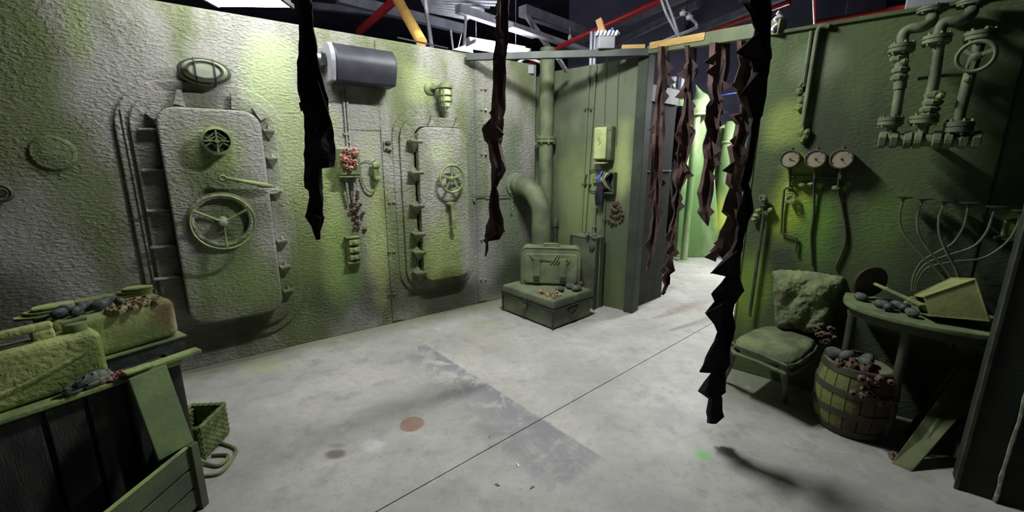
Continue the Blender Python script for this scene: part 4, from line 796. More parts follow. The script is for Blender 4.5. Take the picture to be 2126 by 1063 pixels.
def plate_shell(label, loc, rot, r, n):
    t = thing('oyster_shell', label, 'shell', loc, rot, 'oyster shells')
    for k in range(n):
        P = [(r * (1 - .13 * k) * (1 + .14 * math.sin(3 * a + k)) * math.cos(a) + .01 * k, r * .62 * (1 - .13 * k) * (1 + .12 * math.cos(2 * a + k)) * math.sin(a)) for a in (i * .5236 for i in range(12))]
        MB().prism(P, 0, .010).build('layer', M['jerry'] if k % 2 == 0 else M['crate_rim'], t, bevel=.003).matrix_basis = Matrix(((1, 0, 0, 0), (0, 0, 1, 0), (0, 1, 0, .012 * k), (0, 0, 0, 1)))
    return t
plate_shell('layered oyster shell at the left end of the rear fuel can', wA(.52, .33, z2 + .001), FA.a + .1, .085, 3)
plate_shell('flat oyster shells stacked at the back corner of the rear fuel can', wA(.80, .36, z2 + .001), FA.a - .3, .075, 3)
plate_shell('long flat oyster shell behind the dark mussels', wA(.66, .36, z2 + .001), FA.a + .1, .08, 2)
t = thing('crusted_shell', 'large grey crusted shell on the tall crate rim before the front fuel can', 'shell', wA(FA.px(182, 792)[0], -.004, AH + .021), FA.a + .1, 'shells and mussels')
MB().ball((.02, 0, .026), (.05, .022, .03), 18, 12, .16).build('valve', M['lump'], t); MB().ball((-.045, .0, .018), (.03, .020, .022), 14, 10, .2).build('crust_lump', M['lump'], t); MB().ball((-.03, -.012, .03), (.018, .012, .014), 10, 8, .2).build('hollow', M['cable'], t)
cluster('barnacle_cluster', 'pink barnacles on the tall crate rim above the post', wA(FA.px(248, 788)[0], .0, AH + .02), FA.a, scatter_up(18, .05, .022, 0, .018), 'pink', .7, 'barnacle clusters')
# low slatted crate
lc = thing('low_crate', 'low slatted crate at the bottom left corner', 'crate', (-1.345, 1.545, 0), math.radians(-94))   # x runs towards the camera, y to the right
LZ = .30
for k in range(3):
    MB().box(.0, .75, -.002, .014, .02 + .093 * k, .105 + .093 * k).build('slat', M['low_crate'], lc, bevel=.003)
    MB().box(.0, .014, -.165, -.014, .02 + .093 * k, .105 + .093 * k).build('slat', M['low_crate'], lc, bevel=.003)
MB().box(-.018, .018, -.004, .03, 0, LZ + .004).build('corner_post', M['low_crate'], lc, bevel=.003); MB().box(-.02, .0, -.168, .02, LZ - .012, LZ + .002).build('top_rail', M['crate_rim'], lc, bevel=.003)
MB().box(.0, .75, -.16, .0, .015, .03).build('base', M['plank_brown'], lc)
MB().box(.0, .75, .0, .016, LZ - .004, LZ + .002).build('top_edge', M['crate_rim'], lc)
# leaning green board
A_, B_, C_, D_ = at_z(262, 788, .632), at_z(340, 757, .632), at_z(397, 916, .30), at_z(318, 932, .30)
D_ = A_ + (C_ - B_); n_ = (B_ - A_).cross(D_ - A_).normalized()
if n_.x < 0: n_ = -n_
o0 = (C_ + D_) / 2
bo = MB().add([q - o0 + n_ * s for s in (0, .018) for q in (A_, B_, C_, D_)], [(0, 1, 2, 3), (7, 6, 5, 4), (0, 4, 5, 1), (1, 5, 6, 2), (2, 6, 7, 3), (3, 7, 4, 0)]).build('leaning_board', M['green_board'], loc=o0, bevel=.003)
tag(bo, 'green painted board leaning from the tall crate rim into the low crate', 'board')
tp_ = thing('top_lath', 'mossy broken lath lying over the end of the tall crate rim', 'wood', wA(FA.px(340, 755)[0], -.02, AH + .022), FA.a + .06)
MB().box(-.12, .13, -.02, .035, 0, .018).build('lath', M['crate_rim'], tp_, bevel=.005); MB().box(-.14, -.05, -.035, .01, .018, .03).build('splinter', M['crate_rim'], tp_, bevel=.004)
# woven basket
R1, R2, R3 = at_z(412, 890, .18), at_z(466, 838, .18), at_z(372, 836, .18); bu = (R2 - R1).normalized(); BLn = (R2 - R1).length; bw = .17
bk = thing('woven_basket', 'low woven basket with bent handles on the floor', 'basket', (R1.x, R1.y, 0), math.atan2(bu.y, bu.x))      # x along the front, y to the left
for (x0, x1, y0, y1) in ((0, BLn, 0, .008), (0, BLn, bw - .008, bw), (0, .008, 0, bw), (BLn - .008, BLn, 0, bw)): MB().box(x0, x1, y0, y1, .01, .17).build('side', M['wicker'], bk)
MB().box(0, BLn, 0, bw, .005, .015).build('bottom', M['wicker'], bk)
m = MB()
for r in range(11):
    z = .018 + .0145 * r
    for (p, q, nx, ny) in (((0, -.001), (BLn, -.001), 0, -1), ((0, 0), (0, bw), -1, 0), ((BLn + .001, 0), (BLn + .001, bw), 1, 0), ((0, bw - .012), (BLn, bw - .012), 0, -1)):
        N = 14; pts = []
        for k in range(N + 1):
            t = k / N; s = .0035 * (1 if (k + r) % 2 else -1); pts.append((p[0] + (q[0] - p[0]) * t + nx * s, p[1] + (q[1] - p[1]) * t + ny * s, z))
        m.tube(pts, .007, 5)
wv = m.build('weave', M['wicker'], bk); wv['kind'] = 'stuff'
m = MB(); P = [(0, 0), (BLn, 0), (BLn, bw), (0, bw), (0, 0)]
for a, b in zip(P[:-1], P[1:]):
    pts = [(a[0] + (b[0] - a[0]) * k / 12, a[1] + (b[1] - a[1]) * k / 12, .176 + .004 * (k % 2)) for k in range(13)]; m.tube(pts, .011, 6)
m.build('rim', M['wicker'], bk)
inv = lambda P: Vector(((P.x - R1.x) * bu.x + (P.y - R1.y) * bu.y, -(P.x - R1.x) * bu.y + (P.y - R1.y) * bu.x, P.z))
for pts in (((440, 872, .10), (441, 900, .04), (458, 918, .012), (489, 932, .010), (480, 955, .010), (455, 983, .008), (405, 988, .008)), ((404, 915, .12), (408, 944, .05), (425, 960, .014), (456, 966, .010), (473, 945, .010), (440, 945, .010))):
    MB().tube(spline([inv(at_z(x, y, z)) for x, y, z in pts], 5), .008, 7).build('handle', M['iron'], bk, smooth=True)

# ------------------------------------------------------------------ torn hanging strips
def strip(label, Y, Lp, Rp, mkey, seed, flaps=(), group='torn hanging strips', fl=1.0, hang=False):
    """a torn strip of burlap: edges traced on its own hanging plane at distance Y, then creased and curled in depth"""
    rnd = random.Random(seed)
    def edge(P, y):
        for (x0, y0), (x1, y1) in zip(P[:-1], P[1:]):
            if y0 <= y <= y1: return x0 + (x1 - x0) * (y - y0) / max(y1 - y0, 1e-6)
        return P[-1][0] if y > P[-1][1] else P[0][0]
    ys = sorted(set([p[1] for p in Lp] + [p[1] for p in Rp])); out = []
    for a, b in zip(ys[:-1], ys[1:]):
        k = max(1, int((b - a) / 14)); out += [a + (b - a) * i / k for i in range(k)]
    ys = out + [ys[-1]]; m = MB(); vs = []; base = at_y((edge(Lp, ys[0]) + edge(Rp, ys[0])) / 2, ys[0], Y)
    for i, y in enumerate(ys):
        xl, xr = edge(Lp, y), edge(Rp, y); yy = Y
        jl, jr = rnd.uniform(-1.5, 1.5), rnd.uniform(-1.5, 1.5); ph = y * .021 + seed
        for t, dz in ((0, .035 * math.sin(ph)), (.28, -.018 + .012 * math.sin(ph * 1.7)), (.55, .014 * math.sin(ph * 2.3 + 1)), (.8, -.02 * math.cos(ph * 1.3)), (1, .035 * math.sin(ph * .8 + 2))):
            vs.append(at_y(xl + jl * (1 - t) + (xr - xl + jr * t) * t, y, yy + dz * (Y / 2.6)) - base)
    n = len(ys); m.add(vs, [(i * 5 + k, i * 5 + k + 1, i * 5 + 6 + k, i * 5 + 5 + k) for i in range(n - 1) for k in range(4)])
    t = thing('torn_strip', label, 'fabric strip', base, 0, group)
    o = m.build('cloth', M[mkey], t); s = o.modifiers.new('thick', 'SOLIDIFY'); s.thickness = .006
    if hang: MB().tube([(0, 0, -.02), (0, 0, 4.89 - base.z)], .004, 6).build('hanging_cord', M['cable'], t)
    auto = []
    for i in range(2, len(ys) - 3, 2):
        if rnd.random() < .75 and fl > .2:
            y = ys[i]; sd = rnd.choice((-1, 1)); e = edge(Lp, y) if sd < 0 else edge(Rp, y); wd = edge(Rp, y) - edge(Lp, y); q = rnd.uniform(.25, .5) * min(wd, 34) * fl
            auto.append(((e - sd * wd * .35, y - 8, .015), (e + sd * q, y + rnd.uniform(6, 16), rnd.uniform(.01, .06)), (e - sd * wd * .2, y + rnd.uniform(14, 24), .02)))
    for tri in list(flaps) + auto:
        q = [at_y(x, y, Y - dd) - base for x, y, dd in tri]; f = MB().add(q, [tuple(range(len(q)))]).build('torn_flap', M[mkey], t); s = f.modifiers.new('thick', 'SOLIDIFY'); s.thickness = .005
    return t
strip('broad dark torn strip hanging left of the loudspeaker', 2.2,
      [(615, -30), (618, 40), (621, 80), (616, 150), (620, 190), (626, 222), (632, 240), (631, 330), (631, 390), (642, 397), (640, 425), (633, 450), (648, 472), (660, 498)],
      [(646, -30), (650, 60), (660, 130), (672, 175), (682, 205), (684, 240), (692, 262), (697, 320), (694, 347), (668, 350), (670, 395), (672, 410), (668, 440), (671, 452), (664, 480), (662, 498)], 'strip_dark', 1,
      (((622, 215, .02), (640, 205, .03), (626, 232, .04)), ((655, 150, .02), (690, 256, .05), (660, 300, .03)), ((640, 440, .02), (668, 452, .04), (661, 490, .02))), fl=.15, hang=True)
strip('thin brown torn strip hanging before the glowing batten', 2.6,
      [(1032, -30), (1028, 80), (1023, 190), (1018, 246), (1004, 258), (999, 268), (1006, 292), (1012, 300), (1015, 325), (1020, 345), (1019, 390), (1016, 420), (1017, 450), (1008, 470), (1006, 492), (1009, 500), (1007, 532)],
      [(1056, -30), (1054, 60), (1050, 150), (1051, 210), (1046, 245), (1041, 300), (1047, 330), (1050, 350), (1042, 365), (1033, 350), (1031, 390), (1036, 430), (1044, 455), (1045, 480), (1036, 496), (1013, 500), (1009, 532)], 'strip', 2,
      (((1018, 246, .01), (1000, 268, .05), (1012, 295, .02)), ((1043, 330, .01), (1050, 352, .05), (1040, 372, .02))), fl=.3, hang=True)
strip('long near-black jagged strip hanging closest to the camera', 1.95,
      [(1546, -30), (1541, 6), (1558, 28), (1568, 60), (1566, 75), (1548, 92), (1528, 108), (1560, 128), (1563, 150), (1548, 178), (1535, 198), (1545, 222), (1556, 245), (1550, 300), (1545, 350), (1538, 380), (1546, 400), (1530, 440), (1526, 500), (1510, 528), (1474, 567), (1507, 574), (1477, 611), (1486, 626), (1464, 650), (1478, 660), (1490, 690), (1482, 710), (1466, 742), (1452, 772), (1476, 775), (1448, 812), (1470, 828), (1467, 855), (1468, 878), (1476, 880)],
      [(1598, -30), (1600, 60), (1602, 120), (1597, 150), (1590, 200), (1582, 240), (1574, 280), (1566, 330), (1552, 378), (1556, 400), (1563, 435), (1548, 470), (1540, 530), (1536, 570), (1546, 604), (1524, 632), (1522, 650), (1526, 680), (1514, 720), (1516, 758), (1506, 775), (1508, 814), (1498, 822), (1502, 866), (1487, 880)], 'strip_dark', 3,
      (((1530, 108, .0), (1575, 66, .06), (1590, 130, .04)), ((1474, 567, .02), (1530, 520, .05), (1520, 570, .03)), ((1464, 650, .02), (1500, 630, .05), (1496, 690, .03)), ((1452, 772, .01), (1490, 700, .05), (1510, 740, .04), (1480, 774, .02)), ((1535, 198, .0), (1575, 150, .05), (1570, 200, .03))), fl=.12, hang=True)
hpt = lambda x: hA.lerp(hB, (x - 1322) / 275.0)
strip('leftmost brown strip hanging beside the passage wall', hpt(1378).y - .02,
      [(1366, 96), (1366, 160), (1360, 210), (1354, 262), (1352, 330), (1348, 400), (1352, 450), (1344, 500), (1346, 540), (1336, 570)],
      [(1392, 96), (1389, 150), (1393, 165), (1384, 190), (1377, 215), (1382, 240), (1378, 300), (1374, 370), (1370, 430), (1366, 480), (1360, 520), (1350, 560), (1338, 572)], 'strip', 4)
strip('reddish twisted strip second from the passage wall', hpt(1425).y - .02,
      [(1420, 94), (1424, 130), (1418, 145), (1426, 165), (1412, 188), (1420, 205), (1412, 250), (1402, 282), (1410, 300), (1404, 350), (1396, 370), (1404, 395), (1392, 420), (1398, 440), (1388, 480), (1394, 492), (1378, 525), (1392, 534), (1378, 552), (1386, 562), (1374, 578), (1380, 592), (1374, 610)],
      [(1446, 94), (1444, 135), (1451, 150), (1440, 170), (1438, 210), (1442, 240), (1434, 262), (1442, 275), (1430, 310), (1424, 340), (1432, 352), (1420, 380), (1412, 400), (1418, 412), (1408, 440), (1402, 470), (1408, 482), (1398, 500), (1405, 512), (1394, 528), (1400, 562), (1390, 570), (1388, 590), (1378, 612)], 'strip', 5)
strip('wide-topped brown strip in the middle of the doorway', hpt(1490).y - .02,
      [(1472, 88), (1474, 130), (1468, 175), (1476, 205), (1466, 220), (1464, 255), (1470, 270), (1458, 300), (1462, 330), (1448, 400), (1452, 430), (1446, 440), (1458, 455), (1470, 470)],
      [(1516, 88), (1514, 140), (1508, 170), (1498, 195), (1500, 220), (1492, 250), (1494, 280), (1486, 310), (1490, 330), (1480, 360), (1482, 400), (1476, 430), (1472, 470)], 'strip', 6)
strip('ragged grey brown strip behind the near-black strip', hpt(1545).y - .02,
      [(1530, 84), (1536, 135), (1526, 170), (1534, 200), (1536, 235), (1512, 240), (1528, 258), (1518, 300), (1508, 305), (1516, 330), (1506, 380), (1514, 390), (1500, 440), (1510, 450), (1496, 480), (1486, 510), (1474, 522), (1500, 535)],
      [(1562, 84), (1564, 140), (1556, 170), (1560, 200), (1552, 235), (1556, 270), (1546, 300), (1550, 340), (1540, 390), (1536, 440), (1530, 480), (1528, 520), (1502, 536)], 'strip', 8)
strip('dark grey strip hanging deeper in the passage', 4.9,
      [(1398, 220), (1396, 260), (1390, 300), (1394, 340), (1384, 380), (1390, 420), (1376, 470), (1384, 500)], [(1420, 220), (1418, 260), (1412, 300), (1414, 340), (1406, 390), (1404, 430), (1398, 470), (1388, 500)], 'strip_dark', 9, hang=True)

# ------------------------------------------------------------------ right wall fittings
u0, z0 = FR.px(1693, 345, .06); gg = on_wall(FR, 'gauge_board', 'three-gauge manifold bar with bent copper tails on the right wall', 'gauge rack', u0, z0)
def R_(x, y, d): u, z = FR.px(x, y, d); return Vector((u - u0, -d, z - z0))
MB().tube([R_(1640, 364, .02), R_(1740, 369, .02)], .006, 6).build('cross_bar', M['iron_dark'], gg)
tl = [R_(x, y, d) for x, y, d in ((1641, 352, .05), (1640, 385, .03), (1628, 395, .02), (1624, 440, .015), (1622, 484, .015), (1655, 495, .015), (1652, 526, .015))]
MB().tube(tl, .0065, 7).build('bent_tail', M['iron_dark'], gg, smooth=True)
MB().tube(spline([R_(x, y, d) for x, y, d in ((1692, 352, .05), (1690, 390, .025), (1690, 440, .012), (1684, 490, .012), (1686, 552, .012))], 5), .007, 7).build('bent_tail', M['iron_dark'], gg, smooth=True)
MB().tube(spline([R_(x, y, d) for x, y, d in ((1744, 354, .05), (1740, 395, .025), (1748, 430, .012), (1756, 490, .012), (1750, 520, .012), (1733, 556, .012))], 5), .007, 7).build('bent_tail', M['iron_dark'], gg, smooth=True)
for k, r in enumerate((.024, .02, .022)): MB().torus(R_(1641, 408 + 3 * k, .03 + .004 * k), (.1 * k - .1, -1, .2 * k), r, .004, 20, 6).build('coil_turn', M['iron'], gg, smooth=True)
for x, y in ((1644, 372), (1665, 384), (1684, 383), (1736, 390), (1638, 388)): MB().ball(R_(x, y, .02), (.022, .018, .014), 8, 6, .15).build('crust_lump', M['iron'], gg)
for x in (1640, 1692, 1746): MB().tube([R_(x, 348, .055), R_(x, 372, .04)], .009, 8).build('stem', M['iron_dark'], gg)
MB().box(-.10, .10, -.012, 0, -.04, .05).build('mount_plate', M['right'], gg, bevel=.004)
for k, (x, r, lab) in enumerate(((1640, .051, 'left pressure gauge with a pinkish dial on the right wall'), (1693, .051, 'middle pressure gauge with a greenish dial on the right wall'), (1747, .054, 'right pressure gauge with a tan dial and large shadow'))):
    u, z = FR.px(x, 330, .075); t = on_wall(FR, 'pressure_gauge', lab, 'gauge', u, z, 'pressure gauges')
    MB().lathe([(r * .9, .0), (r, .012), (r, .068), (r * 1.04, .072), (r * 1.04, .082), (r * .92, .084), (r * .90, .076), (0, .076)], axis=(0, -1, 0), n=28).build('case', M['iron_dark'], t, smooth=True)
    MB().lathe([(r * .90, .0765), (r * .90, .0785), (0, .0785)], axis=(0, -1, 0), n=28).build('dial', M['gauge_face'], t)
    MB().bar((0, -.080, -.004), (r * .5, -.080, -.012 - .01 * k), .003, .002).build('needle', M['plank_brown'], t); MB().lathe([(.006, .078), (.005, .083)], axis=(0, -1, 0), n=8).build('pin', M['plank_brown'], t)
    for q in range(7):
        a = math.radians(-30 + 40 * q); MB().bar((r * .72 * math.cos(a), -.0795, r * .72 * math.sin(a)), (r * .85 * math.cos(a), -.0795, r * .85 * math.sin(a)), .002, .001).build('scale_mark', M['plank_brown'], t)
    MB().lathe([(.012, r), (.010, r + .014)], o=(0, -.04, 0), n=8).build('nipple', M['iron_dark'], t)
# tap on a rod
u0, z0 = FR.px(1556, 655, .03); t = on_wall(FR, 'valve_rod', 'upright rod with a crusted tap at the left end of the right wall', 'rod', u0, z0)
MB().tube([R_(1556, 657, .03), R_(1588, 430, .03)], .010, 8).build('rod', M['iron_dark'], t, smooth=True)
vb = MB().lathe([(.016, 0), (.024, .015), (.016, .035), (.022, .05), (.012, .07)], o=R_(1585, 432, .03), n=12).build('tap_body', M['iron_dark'], t, smooth=True)
MB().torus(R_(1583, 412, .03), (0, -1, 0), .016, .008, 14, 6).build('tap_eye', M['iron'], vb, smooth=True)
for x, y in ((1575, 438), (1598, 436), (1570, 448), (1566, 456), (1590, 442)): MB().ball(R_(x, y, .025), (.02, .016, .016), 8, 6, .15).build('crust_lump', M['iron'], t)
# conduit pair
u0, z0 = FR.px(1667, 285, .02); t = on_wall(FR, 'bent_conduit', 'pair of bent conduits at the top of the right wall', 'conduit', u0, z0)
MB().tube(spline([R_(1722, 55, .02), R_(1710, 54, .02), R_(1702, 57, .02), R_(1697, 70, .02)], 3) + [R_(1666, 262, .02)], .014, 10).build('tube', M['pipe_green'], t, smooth=True)
MB().tube([R_(1685, 64, .015), R_(1668, 180, .015)], .011, 8).build('tube', M['pipe_green'], t, smooth=True)
for x, y in ((1664, 175), (1660, 190), (1663, 208), (1660, 222), (1672, 200), (1664, 276), (1672, 284), (1668, 290), (1676, 276)): MB().ball(R_(x, y, .014), (.022, .014, .024), 8, 6, .2).build('crust_lump', M['right'], t)
# pipe manifold
u0, z0 = FR.px(1930, 292, .17); mf = on_wall(FR, 'pipe_manifold', 'cluster of three valved pipes on a thick header pipe on the right wall', 'pipes', u0, z0)
DP = .17
def pipe(name, pts, r, d=DP, sm=4, n=14, par=None):
    P = [R_(p[0], p[1], p[2] if len(p) > 2 else d) for p in pts]; return MB().tube(spline(P, sm) if sm else P, r, n).build(name, M['pipe_green'], par or mf, smooth=True)
def flange(x, y, r, ax, th=.022, d=DP, par=None):
    r *= 1.15
    o = MB().lathe([(r * .6, -th), (r, -th * .8), (r, -th * .1), (r * .9, 0), (r, th * .1), (r, th * .8), (r * .6, th)], o=R_(x, y, d), axis=ax, n=18).build('flange', M['pipe_green'], par or mf, smooth=True)
    a = Vector(ax).normalized(); p = a.orthogonal().normalized(); q = a.cross(p)
    for k in range(6):
        c = R_(x, y, d) + (p * math.cos(k * 1.047) + q * math.sin(k * 1.047)) * r * .8; MB().tube([c - a * th * 1.3, c + a * th * 1.3], .006, 6).build('bolt', M['iron'], o)
    return o
hdp = pipe('header_pipe', [(1828, 290), (2032, 292)], .031, sm=0)
for x in (1832, 1856, 1884, 1905, 1944, 1968, 2000, 2026): MB().lathe([(.034, -.016), (.042, -.012), (.042, .012), (.034, .016)], o=R_(x, 290.5, DP), axis=(1, 0, 0), n=6 if x % 3 else 16).build('coupling', M['pipe_green'], mf)
up = (0, 0, 1)
pipe('riser', [(1846, 286), (1858, 250), (1868, 185)], .021, sm=0); pipe('riser', [(1868, 185), (1874, 95)], .026, sm=0); flange(1849, 252, .045, up); flange(1872, 100, .045, up)
pipe('riser', [(1912, 286), (1922, 245), (1940, 165), (1950, 85)], .022, sm=0); flange(1918, 248, .048, up); flange(1945, 82, .046, up)
pipe('riser', [(1988, 284), (1992, 235), (2012, 160), (2034, 85)], .022, sm=0); flange(1990, 264, .046, up, .028); flange(2036, 74, .048, up)
for (x, y) in ((1866, 122), (1870, 146), (1867, 162)): MB().lathe([(.020, -.02), (.034, -.008), (.036, .006), (.022, .02)], o=R_(x, y, DP), n=8).build('valve_body', M['pipe_green'], mf)
for (x, y) in ((1940, 198), (1936, 214), (1930, 228)): MB().lathe([(.020, -.02), (.036, -.008), (.040, .006), (.022, .02)], o=R_(x, y, DP), n=8).build('valve_body', M['pipe_green'], mf)
for (x, y) in ((1878, 128), (1952, 200), (2052, 62), (2010, 164)): MB().ball(R_(x, y, DP + .03), (.018, .018, .016), 8, 6).build('valve_nut', M['iron'], mf)
pipe('swan_neck', [(1935, 22, .10), (1934, 44, .14), (1915, 56), (1890, 60), (1876, 72), (1873, 98)], .024)
pipe('swan_neck', [(2018, 8, .10), (2016, 28, .14), (1995, 42), (1965, 46), (1953, 58), (1948, 80)], .024)
flange(1936, 20, .05, up, .014, .10); flange(2020, 6, .05, up, .014, .10)
pipe('tie_bar', [(1905, 164, .13), (1960, 157, .13), (2014, 156, .13)], .008, sm=0)
w3 = MB().torus((0, 0, 0), (0, -1, 0), .062, .009, 30, 8).build('valve_wheel', M['pipe_green'], mf, smooth=True); w3.location = R_(2026, 117, DP + .06); w3.rotation_euler = (.25, 0, -.35)
for k in range(3):
    a = math.radians(20 + 120 * k); MB().bar((0, 0, 0), (.06 * math.cos(a), 0, .06 * math.sin(a)), .016, .008, (0, 1, 0)).build('spoke', M['pipe_green'], w3)
MB().lathe([(.014, -.07), (.018, -.01), (.018, .006), (.008, .012)], axis=(0, -1, 0), n=12).build('hub', M['pipe_green'], w3, smooth=True)
MB().box(*(R_(1930, 288, 0).x - .012, R_(1930, 288, 0).x + .012), -DP, 0, -.012, .012).build('stand_off', M['iron_dark'], mf)
bx_ = thing('ceiling_box', 'pale box resting on the right wall above the manifold', 'box', FR.W(FR.px(1935, 5, .0)[0], .05, 2.206), FR.a)
MB().box(-.10, .12, -.05, .08, 0, .16).build('carton', M['silver'], bx_, bevel=.005); MB().box(-.10, .12, -.052, -.048, .07, .085).build('tape', M['bead'], bx_)

# ------------------------------------------------------------------ chair
def fr(P): q = P - FR.o; return q.dot(FR.u), q.dot(FR.i), q.z
ch = thing('slipper_chair', 'low tufted chair crusted in green beside the barrel', 'chair', FR.W(.2, -.05, 0), FR.a)
def chl(P): a, b, c = fr(P); return Vector((a - .2, b + .05, c))
S = [chl(at_z(x, y, .37)) for x, y in ((1524, 702), (1560, 682), (1600, 672), (1660, 680), (1704, 694), (1690, 720), (1655, 744), (1635, 748), (1580, 725), (1530, 708))]
n = len(S); m = MB(); cen = sum(S, Vector()) / n
rings = [(1.0, -.075), (1.03, -.04), (1.0, -.01), (.85, .012), (.5, .022)]
vs = []
for s_, dz in rings: vs += [cen + (p - cen) * s_ + Vector((0, 0, dz)) for p in S]
m.add(vs + [cen + Vector((0, 0, .025))], [(i * n + k, i * n + (k + 1) % n, (i + 1) * n + (k + 1) % n, (i + 1) * n + k) for i in range(len(rings) - 1) for k in range(n)] + [tuple(range(n))] + [((len(rings) - 1) * n + k, (len(rings) - 1) * n + (k + 1) % n, len(rings) * n) for k in range(n)])
seat = m.build('seat', M['chair'], ch, smooth=True); ss = seat.modifiers.new('sub', 'SUBSURF'); ss.levels = 2; ss.render_levels = 2
pp = [p * 1.0 + Vector((0, 0, -.035)) for p in S]; MB().tube([cen + (p - cen) * 1.02 + Vector((0, 0, -.03)) for p in S + S[:1]], .006, 6).build('seat_piping', M['chair_wood'], ch)
MB().tube([cen + (p - cen) * .99 + Vector((0, 0, -.085)) for p in S[5:] + S[:1]], .014, 6).build('seat_fringe', M['chair'], ch)
# tufted back
c00, c10, c11, c01 = FR.px(1604, 690, .10), FR.px(1716, 706, .10), FR.px(1752, 582, .10), FR.px(1598, 566, .10)
NX, NZ = 20, 16; m = MB(); vs = []
for side in (0, 1):
    for j in range(NZ + 1):
        for i in range(NX + 1):
            s_, t_ = i / NX, j / NZ
            a = (c00[0] * (1 - s_) + c10[0] * s_) * (1 - t_) + (c01[0] * (1 - s_) + c11[0] * s_) * t_
            b = (c00[1] * (1 - s_) + c10[1] * s_) * (1 - t_) + (c01[1] * (1 - s_) + c11[1] * s_) * t_ + .015 * math.sin(math.pi * s_) * t_
            tuft = abs(math.sin(math.pi * (s_ * 2.0 + t_ * 1.5))) * abs(math.sin(math.pi * (s_ * 2.0 - t_ * 1.5) + .6))
            edge = min(1, 6 * min(s_, 1 - s_)) * min(1, 6 * min(t_, 1 - t_))
            d_ = (.06 + .05 * tuft ** .5) * (edge ** .4) + .012 if side == 0 else .005
            vs.append((a - .2, -d_ + .05, b))
W_ = NX + 1; K = W_ * (NZ + 1)
fs = [(j * W_ + i, j * W_ + i + 1, (j + 1) * W_ + i + 1, (j + 1) * W_ + i) for j in range(NZ) for i in range(NX)]; fs += [tuple(K + q for q in f[::-1]) for f in fs]
per = [i for i in range(W_)] + [j * W_ + NX for j in range(1, NZ + 1)] + [NZ * W_ + i for i in range(NX - 1, -1, -1)] + [j * W_ for j in range(NZ - 1, 0, -1)]
fs += [(a, a + K, b + K, b) for a, b in zip(per, per[1:] + per[:1])]
bk_ = m.add(vs, fs).build('backrest', M['chair'], ch, smooth=True)
tx = bpy.data.textures.new('crust', 'CLOUDS'); tx.noise_scale = .035; tx.noise_depth = 3
for o in (seat, bk_):
    if o is bk_: q_ = o.modifiers.new('sub', 'SUBSURF'); q_.levels = q_.render_levels = 2
    q_ = o.modifiers.new('crust', 'DISPLACE'); q_.texture = tx; q_.strength = .022; q_.mid_level = .5
for s_, t_ in ((.2, .3), (.45, .35), (.7, .3), (.33, .62), (.58, .66), (.82, .6)):
    a = (c00[0] * (1 - s_) + c10[0] * s_) * (1 - t_) + (c01[0] * (1 - s_) + c11[0] * s_) * t_; b = (c00[1] * (1 - s_) + c10[1] * s_) * (1 - t_) + (c01[1] * (1 - s_) + c11[1] * s_) * t_
    MB().lathe([(.010, 0), (.008, .006)], o=(a - .2, -.03, b), axis=(0, -1, 0), n=8).build('tuft_button', M['chair_wood'], bk_)
lt_ = chl(at_z(1634, 752, .30)); lb_ = chl(at_z(1628, 836, 0))
def cab(top, bot):
    top, bot = Vector(top), Vector(bot); d = bot - top; side = Vector((-.018, -.018, 0))
    MB().tube([top, top + d * .15 + side * .6, top + d * .35 + side * .3, top + d * .6 - side * .1, top + d * .85, bot + Vector((0, 0, .004)), bot], [.026, .027, .022, .016, .012, .016, .018], 10).build('leg', M['chair_wood'], ch, smooth=True)
cab(lt_, lb_)
off = S[0].lerp(cen, .08); fl_ = chl(at_z(1502, 792, 0)); cab((off.x, off.y, .30), (fl_.x, fl_.y, .0))
for q in (S[4].lerp(cen, .2), S[2].lerp(cen, .2)): cab((q.x, q.y, .30), (q.x, q.y + .03, 0))
p = FR.W(0, 0, 0) + Vector((0, 0, 0)); q = FR.px(1715, 690, .13)
cluster('barnacle_cluster', 'brown barnacles at the lower right of the chair back', FR.W(q[0], -.16, q[1]), FR.a, scatter(16, .05, .05, 0, lift=.03), 'brown_b', 1.0, 'barnacle clusters')

# ------------------------------------------------------------------ barrel
bc_ = Vector((1.895, 2.125, 0)); BH = .385; br_ = .172
ba = thing('wooden_barrel', 'short wooden barrel sprayed lime on one side with a barnacled top', 'barrel', bc_, 0)
def brad(t): return br_ * (.90 + .16 * math.sin(math.pi * (t * .92 + .04)) )
NS = 18
for k in range(NS):
    m = MB(); a0, a1 = 2 * math.pi * k / NS + .012, 2 * math.pi * (k + 1) / NS - .012; vs = []
    for j in range(7):
        t = j / 6; r = brad(t)
        for rr in (r, r - .016):
            for a in (a0, (a0 + a1) / 2, a1): vs.append((rr * math.cos(a), rr * math.sin(a), BH * t))
    fs = []
    for j in range(6):
        o = j * 6
        for i in (0, 1): fs += [(o + i, o + i + 1, o + i + 7, o + i + 6), (o + 3 + i, o + 9 + i, o + 10 + i, o + 4 + i)]
        fs += [(o, o + 6, o + 9, o + 3), (o + 2, o + 5, o + 11, o + 8)]
    fs += [(0, 3, 4, 1), (1, 4, 5, 2), (36, 37, 40, 39), (37, 38, 41, 40)]
    m.add(vs, fs).build('stave', M['barrel'], ba)
for t in (.08, .36, .66, .95):
    m = MB(); m.lathe([(brad(t - .035) + .001, -.016), (brad(t - .035) + .005, -.016), (brad(t + .035) + .005, .016), (brad(t + .035) + .001, .016)], o=(0, 0, BH * t), n=36); o = m.build('hoop', M['hoop'], ba, smooth=True)
    bmx = bmesh.new(); bmx.from_mesh(o.data); bmesh.ops.delete(bmx, geom=[f for f in bmx.faces if len(f.verts) > 6], context='FACES_ONLY'); bmx.to_mesh(o.data); bmx.free()
MB().lathe([(brad(1) - .017, -.02), (brad(1) - .017, .0)], o=(0, 0, BH - .018), n=32).build('head', M['barrel_green'], ba)
